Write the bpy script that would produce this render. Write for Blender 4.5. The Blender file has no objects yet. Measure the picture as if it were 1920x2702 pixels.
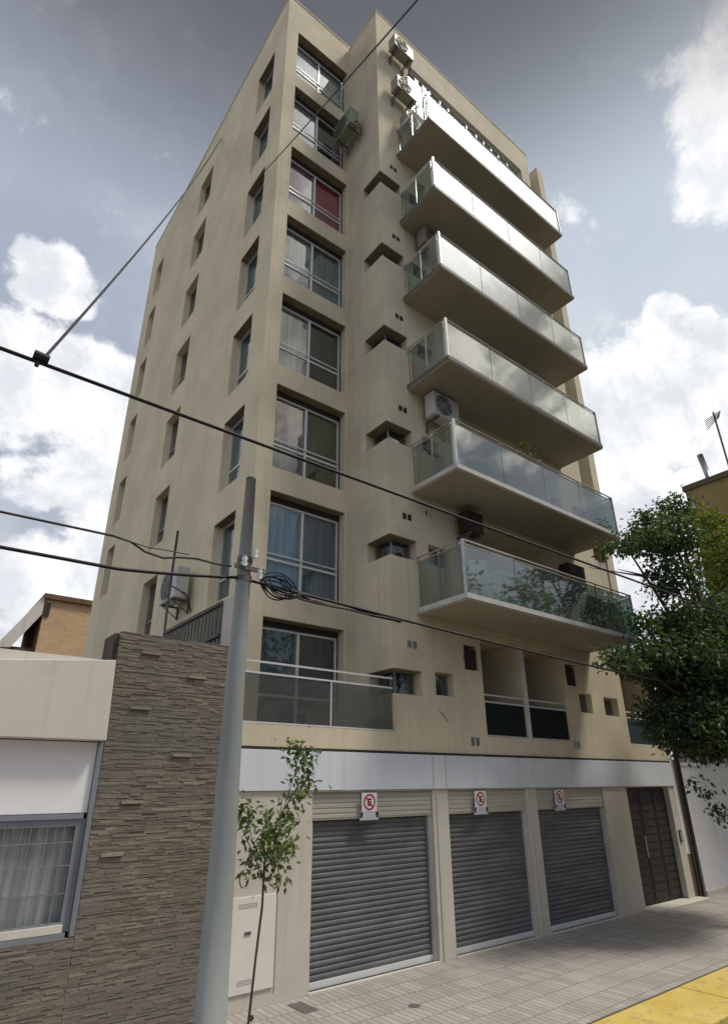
import bpy, bmesh, math, random
from mathutils import Vector, Matrix
R = math.radians
random.seed(7)
scene = bpy.context.scene
COL = scene.collection

# ------------------------------------------------------------------ camera
W_PX, H_PX = 1920.0, 2702.0
F_PX = 1542.35
cam_d = bpy.data.cameras.new('camera'); cam = bpy.data.objects.new('camera', cam_d); COL.objects.link(cam)
scene.camera = cam
yaw, pit, rol = R(38.15), R(22.738), R(-0.469)
fw = Vector((math.sin(yaw)*math.cos(pit), math.cos(yaw)*math.cos(pit), math.sin(pit)))
rt = Vector((math.cos(yaw), -math.sin(yaw), 0)); up = rt.cross(fw)
rt, up = rt*math.cos(rol)+up*math.sin(rol), up*math.cos(rol)-rt*math.sin(rol)
m = Matrix((rt, up, -fw)).transposed().to_4x4(); m.translation = Vector((-4.6965, -8.0742, 2.6))
cam.matrix_world = m
cam_d.sensor_fit = 'VERTICAL'; cam_d.sensor_height = 24; cam_d.lens = 24*F_PX/H_PX
cam_d.shift_y = (1427.68-1351.0)/H_PX
cam_d.clip_start = 0.05; cam_d.clip_end = 3000

# ------------------------------------------------------------------ sun and sky
SUN = Vector((0.36, -0.33, 0.87)).normalized()
sl = bpy.data.lights.new('sun', 'SUN'); sl.energy = 2.3; sl.angle = R(11.0); sl.color = (1.0, 0.94, 0.84)
so = bpy.data.objects.new('sun', sl); COL.objects.link(so)
so.rotation_euler = SUN.to_track_quat('Z', 'Y').to_euler(); so.location = (10, -10, 40)

scene.view_settings.view_transform = 'Standard'; scene.view_settings.look = 'None'
scene.view_settings.exposure = 0.13; scene.view_settings.gamma = 1.0

world = bpy.data.worlds.new('World'); scene.world = world; world.use_nodes = True
NT = world.node_tree; NT.nodes.clear()
def nd(nt, t, **kw):
    n = nt.nodes.new(t)
    for k, v in kw.items():
        if k.startswith('i_'):
            key = k[2:]; key = int(key) if key.isdigit() else key.replace('_', ' ')
            n.inputs[key].default_value = v
        else: setattr(n, k, v)
    return n
def math_(nt, op, a, b=None, c=None, clamp=False):
    n = nt.nodes.new('ShaderNodeMath'); n.operation = op; n.use_clamp = clamp
    for i, x in enumerate((a, b, c)):
        if x is None: continue
        if isinstance(x, (int, float)): n.inputs[i].default_value = x
        else: nt.links.new(x, n.inputs[i])
    return n.outputs[0]
def mix_(nt, f, a, b, blend='MIX'):
    n = nt.nodes.new('ShaderNodeMix'); n.data_type = 'RGBA'; n.blend_type = blend
    for i, x in ((0, f), (6, a), (7, b)):
        if isinstance(x, (int, float)): n.inputs[i].default_value = x
        elif isinstance(x, tuple): n.inputs[i].default_value = (*x[:3], 1)
        else: nt.links.new(x, n.inputs[i])
    return n.outputs[2]
def smooth(nt, x, a, b):
    n = nt.nodes.new('ShaderNodeMapRange'); n.interpolation_type = 'SMOOTHSTEP'
    nt.links.new(x, n.inputs[0]); n.inputs[1].default_value = a; n.inputs[2].default_value = b
    return n.outputs[0]
def build_world():
    nt = NT; L = nt.links.new
    tc = nd(nt, 'ShaderNodeTexCoord'); gen = tc.outputs['Generated']
    sky = nd(nt, 'ShaderNodeTexSky', sky_type='NISHITA', sun_disc=False)
    sky.sun_elevation = math.asin(SUN.z); sky.sun_rotation = math.atan2(SUN.x, SUN.y)
    sky.air_density = 1.0; sky.dust_density = 4.0; sky.ozone_density = 1.0
    skys = mix_(nt, 1.0, sky.outputs[0], (0.095, 0.095, 0.095), 'MULTIPLY')
    sep = nd(nt, 'ShaderNodeSeparateXYZ'); L(gen, sep.inputs[0])
    # thin high veil greys the blue
    clear = mix_(nt, 0.88, skys, (0.40, 0.445, 0.535))
    # a little brighter towards the right-hand side of the street
    rx = smooth(nt, sep.outputs[0], 0.15, 0.8)
    clear = mix_(nt, rx, clear, (0.53, 0.60, 0.68))
    # warp for cloud outlines
    mp = nd(nt, 'ShaderNodeMapping'); mp.inputs['Scale'].default_value = (1, 1, 1.25); L(gen, mp.inputs[0])
    n1 = nd(nt, 'ShaderNodeTexNoise', i_Scale=5.0, i_Detail=5.0, i_Roughness=0.55); L(mp.outputs[0], n1.inputs['Vector'])
    sub = nd(nt, 'ShaderNodeVectorMath', operation='SUBTRACT'); L(n1.outputs['Color'], sub.inputs[0]); sub.inputs[1].default_value = (.5, .5, .5)
    scl = nd(nt, 'ShaderNodeVectorMath', operation='SCALE'); L(sub.outputs[0], scl.inputs[0]); scl.inputs['Scale'].default_value = 0.10
    add = nd(nt, 'ShaderNodeVectorMath', operation='ADD'); L(gen, add.inputs[0]); L(scl.outputs[0], add.inputs[1])
    nrm = nd(nt, 'ShaderNodeVectorMath', operation='NORMALIZE'); L(add.outputs[0], nrm.inputs[0])
    blobs = [((.19,.87,.45),4.2),((.20,.90,.39),3.6),((.13,.811,.57),3.6),((.031,.825,.565),4.2),((.185,.949,.256),4.5),((.745,.344,.572),3.8),((.785,.369,.498),4.2),((.826,.354,.439),4.2),((.86,.288,.421),3.0),((.07,.843,.534),5.2),((.125,.813,.569),3.2),((.025,.842,.539),4.6),((.153,.882,.446),3.0),((.11,.90,.42),2.0),((-.05,.85,.52),6),((.19,.87,.46),1.8),
             ((.136,.959,.25),5.4),((.2,.945,.258),4.0),((.20,.925,.33),2.0),((.034,.753,.657),3.0),((.007,.745,.667),2.0),((.067,.759,.647),1.6),
             ((.787,.314,.531),7.0),((.84,.34,.42),5.5),((.80,.36,.48),4.5),((.10,.90,.42),3.0),((.22,.95,.22),4.5),((.742,.307,.596),3.4),((.83,.29,.476),3.6),((.643,.098,.759),3.2),((.676,.119,.727),3.4),
             ((.751,.233,.618),2.0),((.825,.339,.451),3.4),((.865,.41,.29),4.6),((.68,.06,.73),4.6),((.62,.04,.78),4.0),((.80,.20,.56),1.9),((.77,.21,.60),1.2),
             ((-.25,.9,.36),11),((-.5,.6,.62),12),((.9,-.1,.4),9),((.55,.80,.2),10),((-.8,.2,.5),16),((-.3,-.75,.55),15)]
    tot = None
    for d, r in blobs:
        dt = nd(nt, 'ShaderNodeVectorMath', operation='DOT_PRODUCT'); L(nrm.outputs[0], dt.inputs[0])
        dt.inputs[1].default_value = Vector(d).normalized()
        s = smooth(nt, dt.outputs['Value'], math.cos(R(r*1.5)), math.cos(R(r*0.35)))
        tot = s if tot is None else math_(nt, 'MAXIMUM', tot, s)
    nf = nd(nt, 'ShaderNodeTexNoise', i_Scale=8.0, i_Detail=12.0, i_Roughness=0.64); L(mp.outputs[0], nf.inputs['Vector'])
    tot = math_(nt, 'ADD', tot, math_(nt, 'MULTIPLY_ADD', nf.outputs[0], 3.4, -1.75))
    edge = smooth(nt, tot, 0.26, 0.78); tot = edge
    # streaky thin cloud in between
    n2 = nd(nt, 'ShaderNodeTexNoise', i_Scale=3.2, i_Detail=8.0, i_Roughness=0.6); L(mp.outputs[0], n2.inputs['Vector'])
    veil = math_(nt, 'MULTIPLY', smooth(nt, n2.outputs[0], 0.44, 0.70), 0.45)
    clear = mix_(nt, veil, clear, (0.68, 0.71, 0.76))
    # cloud body shading
    n3 = nd(nt, 'ShaderNodeTexNoise', i_Scale=10.0, i_Detail=10.0, i_Roughness=0.62); L(nrm.outputs[0], n3.inputs['Vector'])
    body = mix_(nt, smooth(nt, n3.outputs[0], 0.38, 0.60), (0.72, 0.745, 0.79), (0.97, 0.98, 0.99))
    col = mix_(nt, tot, clear, body)
    # the broad bright bank of cloud round the hidden sun, over the far side of the street
    n4 = nd(nt, 'ShaderNodeTexNoise', i_Scale=8.0, i_Detail=7.0, i_Roughness=0.6); L(nrm.outputs[0], n4.inputs['Vector'])
    dM = nd(nt, 'ShaderNodeVectorMath', operation='DOT_PRODUCT'); L(nrm.outputs[0], dM.inputs[0]); dM.inputs[1].default_value = Vector((.62, -.42, .68)).normalized()
    creamc = mix_(nt, smooth(nt, n4.outputs[0], 0.40, 0.60), (0.48, 0.45, 0.41), (1.35, 1.25, 1.10))
    col = mix_(nt, smooth(nt, dM.outputs['Value'], math.cos(R(32)), math.cos(R(20))), col, creamc)
    dS = nd(nt, 'ShaderNodeVectorMath', operation='DOT_PRODUCT'); L(nrm.outputs[0], dS.inputs[0]); dS.inputs[1].default_value = Vector((.44, -.32, .90)).normalized()
    glow = smooth(nt, dS.outputs['Value'], math.cos(R(17)), math.cos(R(7)))
    col = mix_(nt, glow, col, (2.7, 2.62, 2.45))
    # low dark bank added under it to darken the lower balcony reflections
    dD = nd(nt, 'ShaderNodeVectorMath', operation='DOT_PRODUCT'); L(nrm.outputs[0], dD.inputs[0]); dD.inputs[1].default_value = Vector((.80, -.56, .12)).normalized()
    bank = math_(nt, 'MULTIPLY', smooth(nt, dD.outputs['Value'], math.cos(R(50)), math.cos(R(30))), smooth(nt, math_(nt, 'ADD', sep.outputs[2], math_(nt, 'MULTIPLY_ADD', n4.outputs[0], .5, -.25)), 0.60, 0.46))
    col = mix_(nt, math_(nt, 'MULTIPLY', bank, .88), col, (0.20, 0.235, 0.28))
    # darkening gradient added to the sky towards the zenith, above the building
    zen = smooth(nt, sep.outputs[2], math.sin(R(47)), math.sin(R(66)))
    zn = math_(nt, 'MULTIPLY', zen, smooth(nt, sep.outputs[1], -0.25, 0.05))
    col = mix_(nt, math_(nt, 'MULTIPLY', zn, 0.88), col, (0.085, 0.088, 0.10))
    # below the horizon
    below = smooth(nt, sep.outputs[2], 0.0, -0.03)
    col = mix_(nt, below, col, (0.10, 0.10, 0.10))
    bg = nd(nt, 'ShaderNodeBackground'); L(col, bg.inputs[0]); bg.inputs[1].default_value = 1.0
    out = nd(nt, 'ShaderNodeOutputWorld'); L(bg.outputs[0], out.inputs[0])
build_world()

# ------------------------------------------------------------------ materials
def base_mat(name):
    mt = bpy.data.materials.new(name); mt.use_nodes = True
    nt = mt.node_tree; return mt, nt, nt.nodes['Principled BSDF']
def mat(name, col, rough=0.8, var=0.10, scale=1.3, bump=0.0, bscale=60.0, metal=0.0, spec=0.3, stain=0.0, streak=0.0, stretch=(1,1,1), dirt=None):
    """paint / plaster / metal with mottling, optional rain streaks and bump"""
    mt, nt, b = base_mat(name); L = nt.links.new
    tc = nd(nt, 'ShaderNodeTexCoord'); P = tc.outputs['Object']
    mp = nd(nt, 'ShaderNodeMapping'); mp.inputs['Scale'].default_value = stretch; L(P, mp.inputs[0])
    n = nd(nt, 'ShaderNodeTexNoise', i_Scale=scale, i_Detail=6.0, i_Roughness=0.6); L(mp.outputs[0], n.inputs['Vector'])
    f = smooth(nt, n.outputs[0], 0.3, 0.7)
    lo = tuple(c*(1-var) for c in col); hi = tuple(min(c*(1+var), .95) for c in col)
    c = mix_(nt, f, lo, hi)
    if stain:
        n2 = nd(nt, 'ShaderNodeTexNoise', i_Scale=0.55, i_Detail=8.0, i_Roughness=0.7); L(P, n2.inputs['Vector'])
        c = mix_(nt, math_(nt, 'MULTIPLY', smooth(nt, n2.outputs[0], 0.52, 0.72), stain), c, dirt or tuple(x*0.62 for x in col))
    if streak:
        m2 = nd(nt, 'ShaderNodeMapping'); m2.inputs['Scale'].default_value = (3.2, 3.2, 0.16); L(P, m2.inputs[0])
        n3 = nd(nt, 'ShaderNodeTexNoise', i_Scale=2.2, i_Detail=6.0, i_Roughness=0.65); L(m2.outputs[0], n3.inputs['Vector'])
        c = mix_(nt, math_(nt, 'MULTIPLY', smooth(nt, n3.outputs[0], 0.5, 0.75), streak), c, dirt or tuple(x*0.6 for x in col))
    L(c, b.inputs['Base Color'])
    b.inputs['Roughness'].default_value = rough; b.inputs['Metallic'].default_value = metal
    b.inputs['Specular IOR Level'].default_value = spec
    if bump:
        nb = nd(nt, 'ShaderNodeTexNoise', i_Scale=bscale, i_Detail=4.0); L(P, nb.inputs['Vector'])
        bp = nd(nt, 'ShaderNodeBump', i_Strength=bump, i_Distance=0.01); L(nb.outputs[0], bp.inputs['Height']); L(bp.outputs[0], b.inputs['Normal'])
    return mt
def glass(name, tint, refl, rough=0.02, haze=0.0, hazecol=(.5,.5,.5), fac=.22):
    """sheet glass: see-through tint + mirror reflection"""
    mt = bpy.data.materials.new(name); mt.use_nodes = True; nt = mt.node_tree; nt.nodes.clear(); L = nt.links.new
    tr = nd(nt, 'ShaderNodeBsdfTransparent'); tr.inputs[0].default_value = (*tint, 1)
    first = tr.outputs[0]
    if haze:
        df = nd(nt, 'ShaderNodeBsdfDiffuse'); df.inputs[0].default_value = (*hazecol, 1)
        ms = nd(nt, 'ShaderNodeMixShader'); ms.inputs[0].default_value = haze; L(tr.outputs[0], ms.inputs[1]); L(df.outputs[0], ms.inputs[2]); first = ms.outputs[0]
    gl = nd(nt, 'ShaderNodeBsdfGlossy'); gl.inputs['Roughness'].default_value = rough; gl.inputs[0].default_value = (.95,.96,.97,1)
    tc = nd(nt, 'ShaderNodeTexCoord'); n = nd(nt, 'ShaderNodeTexNoise', i_Scale=0.9, i_Detail=2.0); L(tc.outputs['Object'], n.inputs['Vector'])
    bp = nd(nt, 'ShaderNodeBump', i_Strength=0.12, i_Distance=0.04); L(n.outputs[0], bp.inputs['Height']); L(bp.outputs[0], gl.inputs['Normal'])
    lw = nd(nt, 'ShaderNodeLayerWeight', i_Blend=0.35)
    f = math_(nt, 'MULTIPLY_ADD', lw.outputs['Facing'], fac, refl, clamp=True)
    mx = nd(nt, 'ShaderNodeMixShader'); L(f, mx.inputs[0]); L(first, mx.inputs[1]); L(gl.outputs[0], mx.inputs[2])
    o = nd(nt, 'ShaderNodeOutputMaterial'); L(mx.outputs[0], o.inputs[0])
    return mt

M = {}
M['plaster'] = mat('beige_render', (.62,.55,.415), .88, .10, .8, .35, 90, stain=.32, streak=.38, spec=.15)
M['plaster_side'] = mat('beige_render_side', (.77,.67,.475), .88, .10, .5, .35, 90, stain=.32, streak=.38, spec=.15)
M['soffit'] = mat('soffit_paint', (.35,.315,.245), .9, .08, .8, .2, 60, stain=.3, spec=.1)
M['head_shade'] = mat('brown_head_shade', (.19,.155,.105), .8, .15, 3, stain=.3)  # brown sheets under the window heads, recess shade put into their colour
M['band'] = mat('white_fascia', (.64,.67,.73), .55, .06, .7, stain=.35, streak=.3, dirt=(.36,.42,.50), spec=.35)
M['basewall'] = mat('pale_base_render', (.56,.52,.46), .85, .07, .9, .3, 70, stain=.25, streak=.2, spec=.2)
M['utility'] = mat('utility_door_paint', (.72,.68,.63), .6, .04, 2, stain=.15)
M['housing'] = mat('shutter_housing', (.42,.40,.35), .5, .12, 2.0, stretch=(.25,.25,9), spec=.4, stain=.2)
M['shutter'] = mat('shutter_steel', (.125,.13,.138), .55, .2, 1.4, stretch=(.6,.6,3), metal=.1, spec=.35, stain=.55, streak=.5, dirt=(.085,.088,.09))
M['alu'] = mat('white_aluminium', (.68,.69,.70), .35, .05, 3, metal=.2, spec=.5)
M['alu_grey'] = mat('anodised_aluminium', (.36,.37,.38), .35, .08, 3, metal=.7, spec=.5)
M['steel_rail'] = mat('stainless_rail', (.55,.55,.53), .28, .08, 3, metal=.9)
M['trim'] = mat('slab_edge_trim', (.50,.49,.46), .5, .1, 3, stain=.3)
M['edge_backlit'] = mat('backlit_edge_trim', (.13,.125,.115), .5, .1, 3, stain=.3)  # slab edge trim darkened, backlit look of the upper balconies put into colour
M['dark'] = mat('dark_metal', (.035,.033,.03), .55, .2, 3)
M['brown_door'] = mat('brown_door_panel', (.026,.020,.016), .55, .35, 3, stretch=(6,6,.6), spec=.4)
M['acbody'] = mat('ac_casing', (.27,.25,.20), .5, .06, 3, stain=.3, streak=.25, spec=.4)
M['acwhite'] = mat('ac_white_casing', (.52,.52,.49), .5, .05, 3, stain=.25, streak=.2, spec=.4)
M['acgreen'] = mat('ac_grey_green_casing', (.22,.24,.16), .5, .1, 3, stain=.3, spec=.4)
M['acfan'] = mat('ac_fan_plastic', (.05,.055,.06), .5, .1, 3)
M['acdark'] = mat('ac_dark_casing', (.045,.025,.02), .6, .2, 3)
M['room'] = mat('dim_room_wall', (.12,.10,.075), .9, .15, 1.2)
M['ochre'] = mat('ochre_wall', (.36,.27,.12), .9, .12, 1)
M['roomfloor'] = mat('balcony_tiles', (.22,.20,.17), .7, .1, 3)
M['pole'] = mat('pole_galvanised', (.285,.305,.30), .5, .12, 1.5, .15, 40, metal=.0, stain=.35, streak=.3, dirt=(.15,.175,.185), stretch=(1,1,.3))
M['cable'] = mat('cable_rubber', (.018,.017,.02), .6, .2, 5)
M['cable_grey'] = mat('cable_grey_rubber', (.05,.045,.045), .6, .2, 5)
M['porcelain'] = mat('porcelain', (.6,.66,.62), .25, .05, 5, spec=.6)
M['leaf_dark'] = None
M['olive'] = mat('olive_render', (.28,.215,.10), .9, .14, .4, .3, 40, stain=.4, streak=.3, dirt=(.10,.085,.035))
M['whitewall'] = mat('white_wall_paint', (.66,.67,.70), .8, .05, .6, .2, 50, stain=.25, streak=.2)
M['fascia'] = mat('cream_fascia', (.62,.585,.52), .75, .06, .5, .1, 50, stain=.35, streak=.4)
M['panelwhite'] = mat('white_lightbox_panel', (.82,.81,.82), .5, .03, .5, stain=.1)
M['reveal'] = mat('bluegrey_frame', (.25,.265,.30), .45, .08, 1, metal=.3, stain=.2)
M['brick_far'] = None
M['asphalt'] = mat('asphalt', (.055,.055,.057), .9, .25, 6, .6, 220, stain=.4)
M['sand_ground'] = mat('ground_soil', (.065,.06,.05), .95, .2, 1, .5, 40)
M['kerbgap'] = mat('kerb_joint', (.085,.055,.035), .95, .3, 6)
M['iron'] = mat('cast_iron', (.13,.115,.11), .7, .15, 20, .5, 90)
M['bark'] = mat('bark', (.09,.07,.05), .95, .3, 6, .8, 50, stretch=(1,1,.3))
M['stem'] = mat('sapling_bark', (.075,.06,.045), .9, .3, 12, .5, 90)
M['blackpipe'] = mat('black_pipe', (.02,.018,.018), .4, .2, 4)
M['corrugated'] = mat('rusty_dark_sheet', (.085,.085,.07), .6, .3, 3, metal=.3, stain=.4)
M['terracotta'] = mat('terracotta', (.30,.12,.06), .85, .15, 5)
M['signwhite'] = mat('sign_white', (.74,.72,.74), .45, .04, 10)
M['signred'] = mat('sign_red', (.42,.05,.10), .45, .08, 10)
M['signblack'] = mat('sign_black', (.03,.025,.03), .45, .05, 10)
M['signgrey'] = mat('sign_grey', (.50,.53,.56), .45, .05, 10)
M['plastic_white'] = mat('white_plastic', (.62,.68,.68), .45, .05, 6)
M['pane_dark'] = glass('window_glass', (.85,.87,.87), .04, fac=.25)
M['pane_top'] = glass('mirror_window_glass', (.62,.66,.66), .38)
M['pane_bal'] = glass('balcony_glass', (.58,.67,.65), .235, .03, haze=.10, hazecol=(.30,.34,.33), fac=.25)
M['pane_side'] = glass('balcony_side_glass', (.66,.72,.70), .04, .03, haze=.12, hazecol=(.28,.31,.28))
M['pane_grey'] = glass('grey_parapet_glass', (.58,.60,.60), .06, .05, haze=.2, hazecol=(.26,.25,.25))
M['pane_teal'] = glass('dark_teal_glass', (.12,.15,.15), .02, .05, haze=.2, hazecol=(.09,.12,.12), fac=.10)
def curtain(name, col):
    mt, nt, b = base_mat(name); L = nt.links.new
    tc = nd(nt, 'ShaderNodeTexCoord'); mp = nd(nt, 'ShaderNodeMapping'); mp.inputs['Scale'].default_value = (14, 14, .5); L(tc.outputs['Object'], mp.inputs[0])
    n = nd(nt, 'ShaderNodeTexNoise', i_Scale=1.0, i_Detail=3.0); L(mp.outputs[0], n.inputs['Vector'])
    c = mix_(nt, smooth(nt, n.outputs[0], .3, .7), tuple(x*.72 for x in col), tuple(min(x*1.2,.95) for x in col)); L(c, b.inputs['Base Color'])
    b.inputs['Roughness'].default_value = .9; return mt
CUR = {k: curtain('curtain_'+k, v) for k, v in dict(silver=(.74,.72,.72),
    blue=(.30,.46,.62), slate=(.17,.25,.31), dark=(.045,.047,.05), brown=(.36,.29,.25), olive=(.14,.13,.07), cream=(.88,.78,.66),
    bluegrey=(.42,.46,.54), green=(.22,.30,.31), purple=(.40,.30,.38), red=(.50,.035,.09), white=(.86,.88,.86), pale=(.50,.56,.52), teal=(.13,.19,.22), navy=(.06,.07,.09)).items()}

def leaf_mat(name, a, b_, t=(.25,.35,.05)):
    mt = bpy.data.materials.new(name); mt.use_nodes = True; nt = mt.node_tree; nt.nodes.clear(); L = nt.links.new
    at = nd(nt, 'ShaderNodeAttribute', attribute_name='tone')
    c = mix_(nt, at.outputs['Fac'], a, b_)
    df = nd(nt, 'ShaderNodeBsdfPrincipled'); L(c, df.inputs['Base Color']); df.inputs['Roughness'].default_value = .5; df.inputs['Specular IOR Level'].default_value = .35
    tl = nd(nt, 'ShaderNodeBsdfTranslucent'); c2 = mix_(nt, 1.0, c, (1.9, 2.2, .8), 'MULTIPLY'); L(c2, tl.inputs[0])
    mx = nd(nt, 'ShaderNodeMixShader'); mx.inputs[0].default_value = .35; L(df.outputs[0], mx.inputs[1]); L(tl.outputs[0], mx.inputs[2])
    o = nd(nt, 'ShaderNodeOutputMaterial'); L(mx.outputs[0], o.inputs[0]); return mt
M['leaf_dark'] = leaf_mat('street_tree_leaf', (.016,.036,.024), (.085,.12,.055))
M['leaf_olive'] = leaf_mat('olive_tree_leaf', (.045,.060,.012), (.16,.17,.035))
M['leaf_sapling'] = leaf_mat('sapling_leaf', (.045,.080,.030), (.19,.23,.10))
M['leaf_plant'] = leaf_mat('plant_leaf', (.05,.07,.012), (.13,.13,.02))

def tone_mat(name, a, b_, rough=.85, bump=.4, hue=None):
    """per-stone colour from the face attribute 'tone'"""
    mt, nt, b = base_mat(name); L = nt.links.new
    at = nd(nt, 'ShaderNodeAttribute', attribute_name='tone')
    tc = nd(nt, 'ShaderNodeTexCoord'); n = nd(nt, 'ShaderNodeTexNoise', i_Scale=25.0, i_Detail=4.0); L(tc.outputs['Object'], n.inputs['Vector'])
    n2 = nd(nt, 'ShaderNodeTexNoise', i_Scale=0.8, i_Detail=4.0); L(tc.outputs['Object'], n2.inputs['Vector'])
    c = mix_(nt, at.outputs['Fac'], a, b_)
    if hue: c = mix_(nt, math_(nt, 'MULTIPLY', smooth(nt, n2.outputs[0], .42, .62), .7), c, hue)
    c = mix_(nt, math_(nt, 'MULTIPLY', n.outputs[0], .5), c, tuple(x*.6 for x in a))
    L(c, b.inputs['Base Color']); b.inputs['Roughness'].default_value = rough; b.inputs['Specular IOR Level'].default_value = .2
    bp = nd(nt, 'ShaderNodeBump', i_Strength=bump, i_Distance=.01); L(n.outputs[0], bp.inputs['Height']); L(bp.outputs[0], b.inputs['Normal'])
    return mt
M['slate'] = tone_mat('stacked_slate', (.165,.143,.115), (.38,.325,.265), hue=(.215,.20,.175))
def brick_tex(name, c1, c2, mortar, bw, bh, ms=.012, bump=.5, rough=.9, vec='Object', wear=0.3, swap=False, offset=.5):
    mt, nt, b = base_mat(name); L = nt.links.new
    tc = nd(nt, 'ShaderNodeTexCoord'); sp = nd(nt, 'ShaderNodeSeparateXYZ'); L(tc.outputs[vec], sp.inputs[0])
    cb = nd(nt, 'ShaderNodeCombineXYZ')
    if swap: L(sp.outputs[0], cb.inputs[0]); L(sp.outputs[1], cb.inputs[1])
    else:
        L(math_(nt, 'ADD', sp.outputs[0], sp.outputs[1]), cb.inputs[0]); L(sp.outputs[2], cb.inputs[1])
    br = nd(nt, 'ShaderNodeTexBrick', offset=offset); L(cb.outputs[0], br.inputs['Vector'])
    br.inputs['Color1'].default_value = (*c1,1); br.inputs['Color2'].default_value = (*c2,1); br.inputs['Mortar'].default_value = (*mortar,1)
    br.inputs['Scale'].default_value = 1; br.inputs['Mortar Size'].default_value = ms; br.inputs['Brick Width'].default_value = bw; br.inputs['Row Height'].default_value = bh
    n = nd(nt, 'ShaderNodeTexNoise', i_Scale=1.1, i_Detail=8.0, i_Roughness=.65); L(tc.outputs[vec], n.inputs['Vector'])
    n2 = nd(nt, 'ShaderNodeTexNoise', i_Scale=14.0, i_Detail=4.0); L(tc.outputs[vec], n2.inputs['Vector'])
    c = mix_(nt, math_(nt, 'MULTIPLY', smooth(nt, n.outputs[0], .42, .7), wear), br.outputs[0], tuple(x*.55 for x in c1))
    c = mix_(nt, math_(nt, 'MULTIPLY', n2.outputs[0], .25), c, tuple(x*.6 for x in c2))
    L(c, b.inputs['Base Color']); b.inputs['Roughness'].default_value = rough; b.inputs['Specular IOR Level'].default_value = .25
    h = math_(nt, 'MULTIPLY_ADD', br.outputs['Fac'], -1.0, n2.outputs[0])
    bp = nd(nt, 'ShaderNodeBump', i_Strength=bump, i_Distance=.008); L(h, bp.inputs['Height']); L(bp.outputs[0], b.inputs['Normal'])
    return mt
M['pavement'] = brick_tex('ribbed_pavement_tiles', (.47,.43,.39), (.36,.33,.30), (.20,.18,.165), .10, .40, .007, .7, swap=True, wear=.5, offset=0.5)
M['brick_far'] = brick_tex('orange_brick', (.66,.43,.235), (.55,.34,.18), (.58,.47,.32), .16, .055, .008, .4, wear=.25)
def kerb_mat():
    mt, nt, b = base_mat('yellow_kerb_paint'); L = nt.links.new
    tc = nd(nt, 'ShaderNodeTexCoord'); P = tc.outputs['Object']
    n = nd(nt, 'ShaderNodeTexNoise', i_Scale=1.6, i_Detail=9.0, i_Roughness=.7); L(P, n.inputs['Vector'])
    c = mix_(nt, smooth(nt, n.outputs[0], .35, .65), (.58,.41,.08), (.66,.50,.14))
    n2 = nd(nt, 'ShaderNodeTexNoise', i_Scale=7.0, i_Detail=9.0, i_Roughness=.75); L(P, n2.inputs['Vector'])
    c = mix_(nt, math_(nt, 'MULTIPLY', smooth(nt, n2.outputs[0], .53, .63), .75), c, (.30,.26,.17))
    L(c, b.inputs['Base Color']); b.inputs['Roughness'].default_value = .65
    bp = nd(nt, 'ShaderNodeBump', i_Strength=.5, i_Distance=.01); L(n2.outputs[0], bp.inputs['Height']); L(bp.outputs[0], b.inputs['Normal'])
    return mt
M['yellow'] = kerb_mat()

# ------------------------------------------------------------------ mesh helpers
class MB:
    def __init__(s): s.v = []; s.f = []; s.tone = []; s.t = 0.5
    def quad(s, a, b, c, d):
        i = len(s.v); s.v += [tuple(a), tuple(b), tuple(c), tuple(d)]; s.f.append((i, i+1, i+2, i+3)); s.tone.append(s.t); return s
    def tri(s, a, b, c):
        i = len(s.v); s.v += [tuple(a), tuple(b), tuple(c)]; s.f.append((i, i+1, i+2)); s.tone.append(s.t)
    def box(s, x0, x1, y0, y1, z0, z1):
        if x0 > x1: x0, x1 = x1, x0
        if y0 > y1: y0, y1 = y1, y0
        if z0 > z1: z0, z1 = z1, z0
        i = len(s.v)
        s.v += [(x0,y0,z0),(x1,y0,z0),(x1,y1,z0),(x0,y1,z0),(x0,y0,z1),(x1,y0,z1),(x1,y1,z1),(x0,y1,z1)]
        for q in ((0,3,2,1),(4,5,6,7),(0,1,5,4),(1,2,6,5),(2,3,7,6),(3,0,4,7)):
            s.f.append(tuple(i+k for k in q)); s.tone.append(s.t)
        return s
    def tube(s, pts, rad, n=8, cap=True):
        pts = [Vector(p) for p in pts]; rings = []
        if isinstance(rad, (int, float)): rad = [rad]*len(pts)
        ref = None
        for k, p in enumerate(pts):
            d = (pts[min(k+1, len(pts)-1)] - pts[max(k-1, 0)]).normalized()
            if ref is None:
                ref = Vector((0,0,1)) if abs(d.z) < .9 else Vector((1,0,0))
            a = d.cross(ref).normalized(); b = d.cross(a).normalized(); ref = b.cross(d) if False else ref
            rings.append([len(s.v)+j for j in range(n)])
            for j in range(n):
                t = 2*math.pi*j/n; s.v.append(tuple(p + (a*math.cos(t) + b*math.sin(t))*rad[k]))
        for k in range(len(pts)-1):
            for j in range(n):
                s.f.append((rings[k][j], rings[k][(j+1)%n], rings[k+1][(j+1)%n], rings[k+1][j])); s.tone.append(s.t)
        if cap:
            s.f.append(tuple(rings[0])); s.tone.append(s.t); s.f.append(tuple(reversed(rings[-1]))); s.tone.append(s.t)
        return s
    def build(s, name, material, parent=None, smooth_=False, loc=(0,0,0), bevel=0, tone=False):
        me = bpy.data.meshes.new(name); me.from_pydata(s.v, [], s.f); me.update()
        me.materials.append(material)
        if smooth_: me.polygons.foreach_set('use_smooth', [True]*len(me.polygons))
        if tone:
            at = me.attributes.new('tone', 'FLOAT', 'FACE'); at.data.foreach_set('value', s.tone)
        o = bpy.data.objects.new(name, me); COL.objects.link(o)
        if parent: o.parent = parent
        o.location = loc
        if bevel:
            b = o.modifiers.new('bevel', 'BEVEL'); b.width = bevel; b.segments = 2; b.limit_method = 'ANGLE'
        return o
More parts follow.
